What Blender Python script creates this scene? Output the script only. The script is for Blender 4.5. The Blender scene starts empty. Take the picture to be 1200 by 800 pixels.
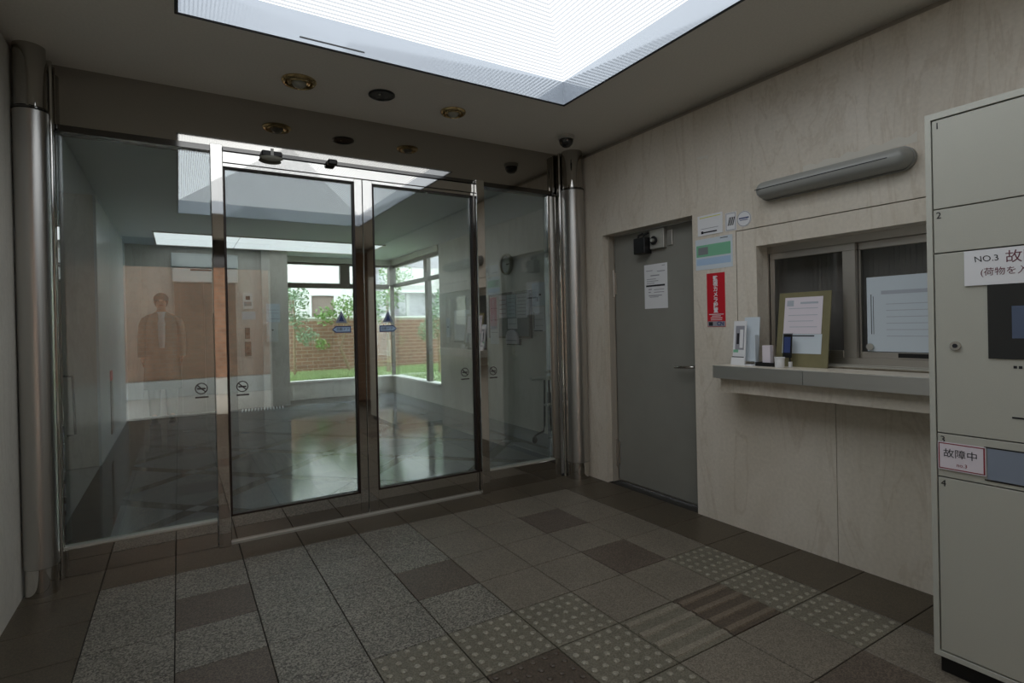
import bpy, bmesh, math, random
from mathutils import Vector, Matrix
random.seed(7)
PI = math.pi

# ------------------------------------------------------------------ camera, world, exposure
scene = bpy.context.scene
col = scene.collection
cam_data = bpy.data.cameras.new('camera')
cam = bpy.data.objects.new('camera', cam_data)
col.objects.link(cam)
FPX = 632.2
YAW, PITCH, ROLL = (math.radians(a) for a in (30.928, -0.2376, -1.2483))
fwd = Vector((math.sin(YAW) * math.cos(PITCH), math.cos(YAW) * math.cos(PITCH), math.sin(PITCH)))
rgt = Vector((math.cos(YAW), -math.sin(YAW), 0))
upv = rgt.cross(fwd)
r2 = math.cos(ROLL) * rgt + math.sin(ROLL) * upv
u2 = -math.sin(ROLL) * rgt + math.cos(ROLL) * upv
m = Matrix((r2, u2, -fwd)).transposed().to_4x4()
m.translation = Vector((0.337, -3.0946, 1.1786))
cam.matrix_world = m
cam_data.sensor_fit = 'HORIZONTAL'
cam_data.sensor_width = 36.0
cam_data.lens = 36.0 * FPX / 1200.0
cam_data.shift_x = (600 - 588.13) / 1200.0
cam_data.shift_y = (384.28 - 400) / 1200.0
cam_data.clip_start = 0.05
scene.camera = cam

SKYLIGHT_L = 2.25     # radiance of the lit ceiling diffuser
world = bpy.data.worlds.new('world')
scene.world = world
world.use_nodes = True
bg = world.node_tree.nodes.get('Background') or world.node_tree.nodes.new('ShaderNodeBackground')
bg.inputs[0].default_value = (0.86, 0.94, 1.0, 1)      # even overcast sky
bg.inputs[1].default_value = 5.0
vs = scene.view_settings
vs.view_transform = 'Standard'
vs.look = 'None'
vs.exposure = 0.06
vs.gamma = 1.0
vs.use_curve_mapping = False

# ------------------------------------------------------------------ materials
def srgb(r, g, b):
    f = lambda c: (c / 255 / 12.92) if c / 255 <= 0.04045 else ((c / 255 + 0.055) / 1.055) ** 2.4
    return (f(r), f(g), f(b), 1.0)

def new_mat(name):
    mt = bpy.data.materials.new(name)
    mt.use_nodes = True
    nt = mt.node_tree
    bsdf = nt.nodes.get('Principled BSDF')
    return mt, nt, bsdf

def flat(name, colr, rough=0.5, metal=0.0, spec=0.5, noise=0.0, nscale=40.0, bump=0.0, coat=0.0):
    mt, nt, b = new_mat(name)
    b.inputs['Base Color'].default_value = colr
    b.inputs['Roughness'].default_value = rough
    b.inputs['Metallic'].default_value = metal
    b.inputs['Specular IOR Level'].default_value = spec
    b.inputs['Coat Weight'].default_value = coat
    if noise > 0 or bump > 0:
        geo = nt.nodes.new('ShaderNodeNewGeometry')
        nz = nt.nodes.new('ShaderNodeTexNoise')
        nz.inputs['Scale'].default_value = nscale
        nz.inputs['Detail'].default_value = 4
        nt.links.new(geo.outputs['Position'], nz.inputs['Vector'])
        if noise > 0:
            rp = nt.nodes.new('ShaderNodeValToRGB')
            rp.color_ramp.elements[0].position = 0.3
            rp.color_ramp.elements[1].position = 0.7
            rp.color_ramp.elements[0].color = tuple(c * (1 - noise) for c in colr[:3]) + (1,)
            rp.color_ramp.elements[1].color = tuple(min(1, c * (1 + noise)) for c in colr[:3]) + (1,)
            nt.links.new(nz.outputs['Fac'], rp.inputs['Fac'])
            nt.links.new(rp.outputs['Color'], b.inputs['Base Color'])
        if bump > 0:
            bp = nt.nodes.new('ShaderNodeBump')
            bp.inputs['Strength'].default_value = bump
            bp.inputs['Distance'].default_value = 0.004
            nt.links.new(nz.outputs['Fac'], bp.inputs['Height'])
            nt.links.new(bp.outputs['Normal'], b.inputs['Normal'])
    return mt

def marble(name, base, vein, light, rough=0.32):
    """beige stone with thin wandering upright veins and pale clouds"""
    mt, nt, b = new_mat(name)
    L = nt.links.new
    geo = nt.nodes.new('ShaderNodeNewGeometry')
    mp = nt.nodes.new('ShaderNodeMapping')
    mp.inputs['Scale'].default_value = (1.0, 1.0, 0.42)
    L(geo.outputs['Position'], mp.inputs['Vector'])
    n1 = nt.nodes.new('ShaderNodeTexNoise')
    n1.inputs['Scale'].default_value = 3.2
    n1.inputs['Detail'].default_value = 6
    n1.inputs['Distortion'].default_value = 0.6
    L(mp.outputs[0], n1.inputs['Vector'])
    r1 = nt.nodes.new('ShaderNodeValToRGB')
    r1.color_ramp.elements[0].position = 0.30
    r1.color_ramp.elements[0].color = base
    r1.color_ramp.elements[1].position = 0.72
    r1.color_ramp.elements[1].color = light
    L(n1.outputs['Fac'], r1.inputs['Fac'])
    vo = nt.nodes.new('ShaderNodeTexNoise')          # vein mask: thin band of a second noise
    vo.inputs['Scale'].default_value = 2.1
    vo.inputs['Detail'].default_value = 7
    vo.inputs['Roughness'].default_value = 0.6
    vo.inputs['Distortion'].default_value = 1.2
    mp2 = nt.nodes.new('ShaderNodeMapping')
    mp2.inputs['Scale'].default_value = (1.7, 1.7, 0.40)
    mp2.inputs['Location'].default_value = (3.1, 7.7, 1.9)
    L(geo.outputs['Position'], mp2.inputs['Vector'])
    L(mp2.outputs[0], vo.inputs['Vector'])
    r2_ = nt.nodes.new('ShaderNodeValToRGB')
    e = r2_.color_ramp.elements
    e[0].position = 0.475; e[0].color = (0, 0, 0, 1)
    e[1].position = 0.525; e[1].color = (0, 0, 0, 1)
    mid = r2_.color_ramp.elements.new(0.5); mid.color = (0.22, 0.22, 0.22, 1)
    L(vo.outputs['Fac'], r2_.inputs['Fac'])
    mx = nt.nodes.new('ShaderNodeMixRGB')
    L(r2_.outputs['Color'], mx.inputs['Fac'])
    L(r1.outputs['Color'], mx.inputs['Color1'])
    mx.inputs['Color2'].default_value = vein
    fine = nt.nodes.new('ShaderNodeTexNoise')
    fine.inputs['Scale'].default_value = 60
    fine.inputs['Detail'].default_value = 3
    L(geo.outputs['Position'], fine.inputs['Vector'])
    mr = nt.nodes.new('ShaderNodeMapRange')
    mr.inputs['To Min'].default_value = 0.86
    mr.inputs['To Max'].default_value = 1.12
    L(fine.outputs['Fac'], mr.inputs['Value'])
    ml = nt.nodes.new('ShaderNodeMixRGB'); ml.blend_type = 'MULTIPLY'
    ml.inputs['Fac'].default_value = 1
    L(mx.outputs[0], ml.inputs['Color1'])
    L(mr.outputs[0], ml.inputs['Color2'])
    L(ml.outputs[0], b.inputs['Base Color'])
    b.inputs['Roughness'].default_value = rough
    b.inputs['Specular IOR Level'].default_value = 0.35
    return mt

def granite(name, base, dark, light, rough=0.45, scale=190.0):
    mt, nt, b = new_mat(name)
    L = nt.links.new
    geo = nt.nodes.new('ShaderNodeNewGeometry')
    v = nt.nodes.new('ShaderNodeTexVoronoi')
    v.inputs['Scale'].default_value = scale
    L(geo.outputs['Position'], v.inputs['Vector'])
    rp = nt.nodes.new('ShaderNodeValToRGB')
    rp.color_ramp.interpolation = 'LINEAR'
    e = rp.color_ramp.elements
    e[0].position = 0.15; e[0].color = dark
    e[1].position = 0.85; e[1].color = light
    k = rp.color_ramp.elements.new(0.5); k.color = base
    sp = nt.nodes.new('ShaderNodeSeparateColor')
    L(v.outputs['Color'], sp.inputs[0])
    L(sp.outputs[0], rp.inputs['Fac'])
    cl = nt.nodes.new('ShaderNodeTexNoise')
    cl.inputs['Scale'].default_value = 4.0
    cl.inputs['Detail'].default_value = 5
    L(geo.outputs['Position'], cl.inputs['Vector'])
    mr = nt.nodes.new('ShaderNodeMapRange')
    mr.inputs['To Min'].default_value = 0.75
    mr.inputs['To Max'].default_value = 1.2
    L(cl.outputs['Fac'], mr.inputs['Value'])
    ml = nt.nodes.new('ShaderNodeMixRGB'); ml.blend_type = 'MULTIPLY'
    ml.inputs['Fac'].default_value = 1
    L(rp.outputs[0], ml.inputs['Color1']); L(mr.outputs[0], ml.inputs['Color2'])
    L(ml.outputs[0], b.inputs['Base Color'])
    b.inputs['Roughness'].default_value = rough
    b.inputs['Specular IOR Level'].default_value = 0.4
    return mt

def glass(name, tint, base_refl):
    """clear pane: straight see-through plus a mirror share that grows towards grazing"""
    mt = bpy.data.materials.new(name)
    mt.use_nodes = True
    nt = mt.node_tree
    for n in list(nt.nodes): nt.nodes.remove(n)
    L = nt.links.new
    out = nt.nodes.new('ShaderNodeOutputMaterial')
    tr = nt.nodes.new('ShaderNodeBsdfTransparent'); tr.inputs[0].default_value = tint
    gl = nt.nodes.new('ShaderNodeBsdfGlossy'); gl.inputs['Roughness'].default_value = 0.0
    gl.inputs['Color'].default_value = (0.95, 0.98, 1.0, 1)
    lw = nt.nodes.new('ShaderNodeLayerWeight'); lw.inputs['Blend'].default_value = 0.5
    pw = nt.nodes.new('ShaderNodeMath'); pw.operation = 'POWER'; pw.inputs[1].default_value = 4.0
    L(lw.outputs['Facing'], pw.inputs[0])
    mr = nt.nodes.new('ShaderNodeMapRange')
    mr.inputs['To Min'].default_value = base_refl
    mr.inputs['To Max'].default_value = 0.9
    L(pw.outputs[0], mr.inputs['Value'])
    mx = nt.nodes.new('ShaderNodeMixShader')
    L(mr.outputs[0], mx.inputs[0]); L(tr.outputs[0], mx.inputs[1]); L(gl.outputs[0], mx.inputs[2])
    L(mx.outputs[0], out.inputs[0])
    return mt

def emit(name, colr, strength):
    mt = bpy.data.materials.new(name)
    mt.use_nodes = True
    nt = mt.node_tree
    b = nt.nodes.get('Principled BSDF')
    b.inputs['Base Color'].default_value = (0.04, 0.04, 0.04, 1)
    b.inputs['Roughness'].default_value = 0.4
    b.inputs['Emission Color'].default_value = colr
    b.inputs['Emission Strength'].default_value = strength
    return mt

def brushed(name, colr, rough, scale=(3, 3, 260)):
    mt, nt, b = new_mat(name)
    L = nt.links.new
    geo = nt.nodes.new('ShaderNodeNewGeometry')
    mp = nt.nodes.new('ShaderNodeMapping'); mp.inputs['Scale'].default_value = scale
    L(geo.outputs['Position'], mp.inputs['Vector'])
    nz = nt.nodes.new('ShaderNodeTexNoise'); nz.inputs['Scale'].default_value = 1.0
    L(mp.outputs[0], nz.inputs['Vector'])
    mr = nt.nodes.new('ShaderNodeMapRange')
    mr.inputs['To Min'].default_value = rough * 0.8
    mr.inputs['To Max'].default_value = rough * 1.25
    L(nz.outputs['Fac'], mr.inputs['Value'])
    L(mr.outputs[0], b.inputs['Roughness'])
    b.inputs['Base Color'].default_value = colr
    b.inputs['Metallic'].default_value = 1.0
    return mt

M = {}
M['marble'] = marble('beige_marble', srgb(206, 197, 182), srgb(164, 144, 118), srgb(222, 214, 202))
M['lobby_marble'] = marble('grey_beige_marble', srgb(206, 200, 190), srgb(156, 146, 130), srgb(220, 215, 206))
M['left_stone'] = marble('grey_stone', srgb(202, 199, 190), srgb(160, 154, 142), srgb(216, 213, 204))
M['core'] = flat('joint_mortar', srgb(168, 160, 148), 0.9)
M['mortar'] = flat('floor_mortar', srgb(40, 37, 33), 0.9)
M['tile_light'] = granite('light_granite_tile', srgb(106, 102, 93), srgb(68, 64, 57), srgb(138, 133, 122))
M['tile_plain'] = granite('fine_beige_tile', srgb(108, 101, 90), srgb(88, 81, 71), srgb(124, 116, 103), scale=260)
M['tile_brown'] = granite('brown_granite_tile', srgb(84, 74, 65), srgb(66, 57, 49), srgb(102, 91, 81), scale=240)
M['tile_border'] = granite('dark_brown_border_tile', srgb(74, 66, 53), srgb(63, 55, 44), srgb(85, 76, 62), rough=0.38, scale=260)
M['tactile'] = granite('tactile_tile_stone', srgb(102, 97, 85), srgb(88, 83, 71), srgb(116, 111, 97), scale=240)
M['tactile_brown'] = granite('brown_tactile_stone', srgb(76, 66, 56), srgb(64, 55, 46), srgb(88, 77, 66), scale=240)
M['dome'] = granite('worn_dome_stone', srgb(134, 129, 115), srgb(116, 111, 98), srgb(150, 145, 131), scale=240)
M['bar'] = granite('worn_bar_stone', srgb(122, 115, 102), srgb(108, 101, 88), srgb(136, 129, 115), scale=240)
M['bar_brown'] = granite('worn_brown_bar_stone', srgb(104, 93, 80), srgb(90, 79, 67), srgb(116, 104, 90), scale=240)
M['ceiling'] = flat('ceiling_paint', srgb(222, 217, 208), 0.85, noise=0.04, nscale=90, bump=0.15)
M['lobby_ceiling'] = flat('lobby_ceiling_paint', srgb(206, 212, 220), 0.7, noise=0.03, nscale=60)
M['fascia'] = flat('dark_mirror_panel', (0.46, 0.44, 0.41, 1), 0.04, 1.0)
M['mirror_steel'] = flat('mirror_steel', (0.62, 0.60, 0.57, 1), 0.03, 1.0)
M['dark_mirror'] = flat('dark_polished_bar', (0.13, 0.125, 0.12, 1), 0.08, 1.0)
M['brush_steel'] = brushed('brushed_column_steel', (0.52, 0.51, 0.49, 1), 0.30, (0.6, 0.6, 0.3))
_nt = M['brush_steel'].node_tree
_b = _nt.nodes.get('Principled BSDF')
_b.inputs['Anisotropic'].default_value = 0.6
_b.inputs['Anisotropic Rotation'].default_value = 0.25
_tg = _nt.nodes.new('ShaderNodeTangent'); _tg.direction_type = 'RADIAL'; _tg.axis = 'Z'
_nt.links.new(_tg.outputs[0], _b.inputs['Tangent'])
M['counter_steel'] = brushed('counter_steel', (0.72, 0.72, 0.70, 1), 0.40, (200, 3, 200))
M['sash_steel'] = brushed('sash_steel', (0.58, 0.55, 0.51, 1), 0.35, (200, 3, 200))
M['gasket'] = flat('brown_gasket', srgb(38, 24, 18), 0.5)
M['black'] = flat('black_plastic', srgb(20, 20, 21), 0.4)
M['screen'] = flat('dark_screen', srgb(26, 28, 30), 0.12, spec=0.8)
M['lcd'] = flat('lcd_blue_grey', srgb(84, 96, 120), 0.2)
M['door_grey'] = flat('grey_painted_steel', srgb(138, 137, 130), 0.38, noise=0.03, nscale=8, spec=0.6)
M['white_metal'] = flat('white_metal', srgb(214, 216, 214), 0.35)
M['white'] = flat('white_paper', srgb(226, 227, 230), 0.8)
M['paper_blue'] = flat('bluish_paper', srgb(204, 214, 222), 0.8)
M['paper_pink'] = flat('pinkish_paper', srgb(222, 214, 222), 0.8)
M['grey_line'] = flat('printed_grey', srgb(150, 150, 158), 0.8)
M['faint_line'] = flat('faint_print', srgb(176, 182, 192), 0.8)
M['ink'] = flat('black_ink', srgb(30, 30, 36), 0.7)
M['sticker_ink'] = flat('faded_sticker_ink', srgb(70, 60, 58), 0.7)
M['pen_red'] = flat('red_marker', srgb(130, 32, 44), 0.7)
M['pen_dark'] = flat('dark_red_marker', srgb(104, 52, 66), 0.7)
M['flap'] = flat('grey_blue_flap', srgb(132, 142, 158), 0.4)
M['red'] = flat('red_sign', srgb(196, 22, 40), 0.55)
M['blue'] = flat('blue_print', srgb(52, 68, 118), 0.6)
M['green'] = flat('green_print', srgb(124, 186, 152), 0.7)
M['pale_blue'] = flat('pale_blue_print', srgb(170, 196, 224), 0.7)
M['yellow'] = flat('yellow_print', srgb(214, 214, 110), 0.7)
M['locker'] = flat('locker_warm_grey_paint', srgb(180, 180, 170), 0.42, noise=0.02, nscale=300, bump=0.05)
M['locker_frame'] = flat('locker_frame_paint', srgb(186, 187, 178), 0.4)
M['lamp_grey'] = flat('grey_lamp_plastic', srgb(150, 151, 147), 0.32)
M['lamp_body'] = flat('grey_lamp_housing', srgb(140, 140, 136), 0.45)
M['olive'] = flat('olive_board', srgb(122, 116, 84), 0.7, noise=0.05, nscale=30)
M['curtain'] = flat('brown_grey_curtain', srgb(158, 150, 146), 0.9)
M['brass'] = flat('brass', (0.55, 0.42, 0.22, 1), 0.18, 1.0)
M['frost'] = flat('frosted_bulb', srgb(150, 150, 140), 0.25)
M['dark_lens'] = flat('dark_lens', srgb(24, 28, 30), 0.15, spec=0.8)
M['smoke'] = flat('smoked_dome', srgb(18, 19, 23), 0.08, spec=0.9)
M['cam_grey'] = flat('camera_base_grey', srgb(170, 168, 162), 0.5)
M['lobby_floor'] = flat('dark_polished_granite', srgb(44, 46, 50), 0.10, noise=0.12, nscale=120, spec=0.6)
M['lobby_tile'] = flat('grey_polished_granite', srgb(116, 120, 127), 0.10, noise=0.08, nscale=160, spec=0.6)
M['lobby_accent'] = flat('pale_polished_granite', srgb(138, 142, 148), 0.10, noise=0.06, nscale=160, spec=0.6)
M['pane'] = glass('clear_glass', (0.90, 0.94, 0.93, 1), 0.17)
M['window_pane'] = glass('window_glass', (0.95, 0.97, 0.97, 1), 0.04)
M['diff_hi'] = emit('diffuser_ridge', (0.93, 0.97, 1.0, 1), SKYLIGHT_L)
M['diff_lo'] = emit('diffuser_groove', (0.90, 0.95, 1.0, 1), 0.80)
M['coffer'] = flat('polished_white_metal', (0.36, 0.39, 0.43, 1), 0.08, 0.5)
M['panel_light'] = emit('lobby_diffuser', (0.92, 0.97, 1.0, 1), 1.1)
M['elev_steel'] = brushed('elevator_steel', (0.34, 0.33, 0.31, 1), 0.3, (3, 3, 200))
M['brick'] = flat('red_brown_brick', srgb(150, 112, 92), 0.9, noise=0.25, nscale=9)
M['brick_mortar'] = flat('brick_mortar', srgb(186, 174, 162), 0.95)
M['street_mortar'] = flat('street_brick_mortar', srgb(140, 126, 112), 0.95)
M['orange_brick'] = flat('orange_brick', srgb(150, 112, 88), 0.9, noise=0.25, nscale=9)
M['grass'] = flat('grass', srgb(166, 182, 132), 0.95, noise=0.3, nscale=30, bump=0.5)
M['leaf'] = flat('green_leaf', srgb(120, 156, 84), 0.6, noise=0.3, nscale=6)
M['leaf_pale'] = flat('pale_green_leaf', srgb(138, 160, 128), 0.6, noise=0.25, nscale=6)
M['bark'] = flat('bark', srgb(150, 128, 104), 0.9, noise=0.3, nscale=40)
M['bldg_white'] = flat('white_render', srgb(236, 232, 224), 0.9)
M['kerb'] = flat('pale_concrete', srgb(176, 174, 168), 0.9)
M['bldg_grey'] = flat('lilac_grey_render', srgb(196, 190, 194), 0.9)
M['bldg_win'] = flat('brown_grey_shutter', srgb(140, 124, 112), 0.6)
M['frame_dark'] = flat('dark_bronze_frame', srgb(96, 92, 86), 0.35, 0.6)
M['frame_light'] = flat('pale_aluminium', srgb(190, 188, 180), 0.35, 0.5)
M['cork'] = flat('grey_felt_board', srgb(128, 134, 136), 0.9)
M['board_frame'] = flat('dark_bronze_board_frame', srgb(70, 62, 52), 0.4)
M['clock_rim'] = flat('pale_clock_rim', srgb(196, 196, 178), 0.4)
M['skin'] = flat('skin', srgb(150, 112, 92), 0.55)
M['hair'] = flat('dark_hair', srgb(38, 32, 28), 0.6)
M['coat'] = flat('grey_green_coat', srgb(92, 94, 84), 0.9, noise=0.1, nscale=30)
M['shirt'] = flat('grey_blue_shirt', srgb(150, 160, 164), 0.85)
M['trousers'] = flat('olive_grey_trousers', srgb(108, 108, 98), 0.9)
M['shoe'] = flat('black_shoe', srgb(24, 23, 22), 0.5)
M['white_panel'] = flat('gloss_white_wall_panel', srgb(226, 232, 238), 0.18, spec=0.6)
M['pavement'] = flat('pale_pavement', srgb(190, 186, 178), 0.9, noise=0.08, nscale=12)
M['brown_tile_wall'] = flat('brown_wall_tile', srgb(150, 122, 100), 0.35, noise=0.1, nscale=10)
M['black_pole'] = flat('black_metal', srgb(26, 26, 26), 0.35, 0.4)
M['scuff'] = flat('white_scuff', srgb(214, 210, 200), 0.9)

# ------------------------------------------------------------------ geometry helpers
class B:
    def __init__(s):
        s.bm = bmesh.new()
        s.mats = []
    def _mi(s, mat):
        if mat is None: return 0
        if mat not in s.mats: s.mats.append(mat)
        return s.mats.index(mat)
    def face(s, pts, mi=0, smooth=False):
        f = s.bm.faces.new([s.bm.verts.new(p) for p in pts])
        f.material_index = mi; f.smooth = smooth
        return f
    def box(s, x0, x1, y0, y1, z0, z1, bev=0.0, mat=None, seg=1):
        if x0 > x1: x0, x1 = x1, x0
        if y0 > y1: y0, y1 = y1, y0
        if z0 > z1: z0, z1 = z1, z0
        t = bmesh.new()
        v = [t.verts.new((x, y, z)) for x in (x0, x1) for y in (y0, y1) for z in (z0, z1)]
        for q in ((0, 1, 3, 2), (4, 6, 7, 5), (0, 4, 5, 1), (2, 3, 7, 6), (0, 2, 6, 4), (1, 5, 7, 3)):
            t.faces.new([v[i] for i in q])
        if bev > 0:
            bmesh.ops.bevel(t, geom=list(t.edges), offset=bev, segments=seg, affect='EDGES', profile=0.5)
        s.merge(t, mat)
        return s
    def merge(s, t, mat=None, smooth=None):
        mi = s._mi(mat)
        for f in t.faces:
            f.material_index = mi
            if smooth is not None: f.smooth = smooth
        me = bpy.data.meshes.new('tmp')
        t.normal_update()
        t.to_mesh(me); t.free()
        s.bm.from_mesh(me)
        bpy.data.meshes.remove(me)
    def prism(s, poly, axis, a, b, mat=None):
        """polygon of 2D points extruded along axis ('x','y','z') from a to b"""
        t = bmesh.new()
        def P(p, h):
            return {'x': (h, p[0], p[1]), 'y': (p[0], h, p[1]), 'z': (p[0], p[1], h)}[axis]
        lo = [t.verts.new(P(p, a)) for p in poly]
        hi = [t.verts.new(P(p, b)) for p in poly]
        n = len(poly)
        t.faces.new(lo[::-1]); t.faces.new(hi)
        for i in range(n):
            t.faces.new((lo[i], lo[(i + 1) % n], hi[(i + 1) % n], hi[i]))
        bmesh.ops.recalc_face_normals(t, faces=list(t.faces))
        s.merge(t, mat)
        return s
    def lathe(s, prof, c, axis='z', seg=32, mat=None, smooth=True):
        """prof: (radius, height) pairs, turned around axis through c"""
        t = bmesh.new()
        def P(r, h, a):
            x, y = r * math.cos(a), r * math.sin(a)
            if axis == 'z': q = (x, y, h)
            elif axis == 'x': q = (h, x, y)
            else: q = (x, h, y)
            return (q[0] + c[0], q[1] + c[1], q[2] + c[2])
        rings = []
        for r, h in prof:
            if r < 1e-6: rings.append([t.verts.new(P(0, h, 0))])
            else: rings.append([t.verts.new(P(r, h, 2 * PI * i / seg)) for i in range(seg)])
        for A, C in zip(rings, rings[1:]):
            for i in range(seg):
                j = (i + 1) % seg
                if len(A) == 1 and len(C) == 1: continue
                if len(A) == 1: t.faces.new((A[0], C[i], C[j]))
                elif len(C) == 1: t.faces.new((A[i], A[j], C[0]))
                else: t.faces.new((A[i], A[j], C[j], C[i]))
        if prof[0] != prof[-1]:
            for ring in (rings[0], rings[-1]):
                if len(ring) > 1: t.faces.new(ring)
        bmesh.ops.recalc_face_normals(t, faces=list(t.faces))
        for f in t.faces: f.smooth = smooth and len(f.verts) <= 4
        s.merge(t, mat)
        return s
    def tube(s, pts, r, seg=10, mat=None):
        t = bmesh.new()
        pts = [Vector(p) for p in pts]
        rad = r if isinstance(r, (list, tuple)) else [r] * len(pts)
        rings = []
        ref = Vector((0.31, 0.17, 0.93)).normalized()
        for i, p in enumerate(pts):
            d = (pts[min(i + 1, len(pts) - 1)] - pts[max(i - 1, 0)]).normalized()
            a = d.cross(ref)
            if a.length < 1e-3: a = d.cross(Vector((1, 0, 0)))
            a.normalize(); b = d.cross(a)
            rings.append([t.verts.new(p + rad[i] * (math.cos(2 * PI * k / seg) * a + math.sin(2 * PI * k / seg) * b)) for k in range(seg)])
        for A, C in zip(rings, rings[1:]):
            for k in range(seg):
                f = t.faces.new((A[k], A[(k + 1) % seg], C[(k + 1) % seg], C[k])); f.smooth = True
        t.faces.new(rings[0][::-1]); t.faces.new(rings[-1])
        bmesh.ops.recalc_face_normals(t, faces=list(t.faces))
        s.merge(t, mat)
        return s
    def ball(s, c, r, sc=(1, 1, 1), mat=None, u=20, v=12):
        t = bmesh.new()
        bmesh.ops.create_uvsphere(t, u_segments=u, v_segments=v, radius=r)
        for w in t.verts: w.co = Vector((w.co.x * sc[0] + c[0], w.co.y * sc[1] + c[1], w.co.z * sc[2] + c[2]))
        for f in t.faces: f.smooth = True
        s.merge(t, mat)
        return s
    def build(s, name, mat=None, parent=None):
        me = bpy.data.meshes.new(name)
        s.bm.normal_update()
        for e in s.bm.edges:
            if len(e.link_faces) == 2 and e.calc_face_angle(0) > 0.7: e.smooth = False
        s.bm.to_mesh(me); s.bm.free()
        if s.mats:
            for k in s.mats: me.materials.append(M[k])
        else:
            me.materials.append(M[mat])
        o = bpy.data.objects.new(name, me)
        col.objects.link(o)
        if parent: attach(o, parent)
        return o

def attach(o, p):
    o.parent = p
    if p.type == 'EMPTY':
        o.matrix_parent_inverse = Matrix.Translation(-Vector(p.location))

def thing(name, label, cat, loc, group=None):
    e = bpy.data.objects.new(name, None)
    e.location = loc
    e.empty_display_size = 0.05
    col.objects.link(e)
    return tag(e, label, cat, group)

def tag(o, label, cat, group=None):
    o['label'] = label; o['category'] = cat
    if group: o['group'] = group
    return o

def struct(o):
    o['kind'] = 'structure'
    return o

def part(name, mat, parent, *boxes, bev=0.0):
    b = B()
    for q in boxes: b.box(*q, bev=bev)
    return b.build(name, mat, parent)

def text(name, body, size, origin, right, up, mat, parent, align='CENTER', depth=0.0006, bold=0.0):
    """flat lettering lying on a surface; right and up are the reading directions"""
    cu = bpy.data.curves.new(name, 'FONT')
    cu.body = body; cu.size = size; cu.align_x = align; cu.align_y = 'CENTER'
    cu.extrude = depth; cu.offset = bold; cu.resolution_u = 3
    tmp = bpy.data.objects.new(name + '_curve', cu)
    col.objects.link(tmp)
    dg = bpy.context.evaluated_depsgraph_get()
    me = bpy.data.meshes.new_from_object(tmp.evaluated_get(dg))
    bpy.data.objects.remove(tmp)
    R, U = Vector(right).normalized(), Vector(up).normalized()
    N = R.cross(U)
    mt = Matrix((R, U, N)).transposed().to_4x4()
    mt.translation = Vector(origin)
    me.transform(mt)
    me.materials.clear(); me.materials.append(M[mat])
    o = bpy.data.objects.new(name, me)
    col.objects.link(o)
    attach(o, parent)
    return o

# fixed positions of the room
WX = 3.05      # face of the right wall
LX = -0.29     # face of the left wall
GY = 0.28      # glass line
CZ = 2.50      # entrance ceiling
YB = -5.2      # back of the entrance
LZ = 2.43      # lobby ceiling
RX = 3.73      # lobby right wall
WY = 6.50      # lobby window wall
EY = 6.00      # elevator wall

# ------------------------------------------------------------------ entrance floor with its tiles
floor = struct(B().box(-0.5, 3.3, YB, 0.30, -0.06, -0.006).build('floor', 'mortar'))
T = 0.30
def tile_mesh(name, mat, w, d, kind):
    b = B().box(0.002, w - 0.002, -d + 0.002, -0.002, -0.02, 0.0, bev=0.0015)
    o = b.build(name, mat)
    return o
protos = {}
def place_tile(kind, x, y, w, d):
    key = (kind, round(w, 3), round(d, 3))
    mat = {'light': 'tile_light', 'plain': 'tile_plain', 'brown': 'tile_brown', 'border': 'tile_border', 'dots': 'tactile',
           'bars': 'tactile', 'bars_brown': 'tactile_brown', 'browndots': 'tactile_brown'}[kind]
    if key not in protos:
        o = tile_mesh('tile', mat, w, d, kind)
        kids = []
        if kind in ('dots', 'browndots'):
            b = B()
            for i in range(6):
                for j in range(6):
                    cx, cy = 0.025 + i * 0.05, -0.025 - j * 0.05
                    b.lathe([(0.0125, -0.001), (0.0115, 0.0025), (0.008, 0.0042), (0, 0.0048)], (cx, cy, 0), seg=10)
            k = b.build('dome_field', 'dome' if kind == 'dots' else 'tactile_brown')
            k['kind'] = 'stuff'
            kids.append(k)
        elif kind.startswith('bars'):
            for j in range(4):
                y0 = -0.0375 - j * 0.075
                b = B().prism([(y0 - 0.017, -0.001), (y0 - 0.012, 0.0045), (y0 + 0.012, 0.0045), (y0 + 0.017, -0.001)], 'x', 0.006, w - 0.006)
                kids.append(b.build('guide_bar', 'bar' if kind == 'bars' else 'bar_brown'))
        protos[key] = (o, kids)
        first = True
    else:
        src, skids = protos[key]
        o = src.copy(); col.objects.link(o)
        kids = []
        for k in skids:
            c = k.copy(); col.objects.link(c); kids.append(c)
    o.parent = floor
    o.location = (x, y, 0)
    for k in kids:
        k.parent = o
    return o
brown = {(4, 2), (1, 1), (1, 3), (7, 1), (7, 3), (7, 7), (2, 6), (5, 8), (1, 8), (3, 9)}
dots = {(3, 4), (4, 4), (5, 4), (5, 5), (5, 6), (8, 4), (8, 5), (8, 6), (5, 7), (3, 5), (3, 6)}
bars = {(6, 5)}
bars_brown = {(7, 5)}
ROWS = 17
for j in range(-1, ROWS):
    y = -j * T
    d = T
    if j == -1: y, d = 0.285, 0.285
    for i in range(-1, 10):
        x, w = i * T, T
        if i == -1: x, w = -0.30, 0.30
        if i == 9: w = 0.36
        if j == -1 or i == -1 or i == 9: k = 'border'
        elif (i, j) in dots: k = 'dots'
        elif (i, j) in bars: k = 'bars'
        elif (i, j) in bars_brown: k = 'bars_brown'
        elif (i, j) == (4, 5): k = 'browndots'
        elif (i, j) in brown: k = 'brown'
        elif i >= 5 and j < 9: k = 'plain'
        else: k = 'light'
        place_tile(k, x, y, w, d)

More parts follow.
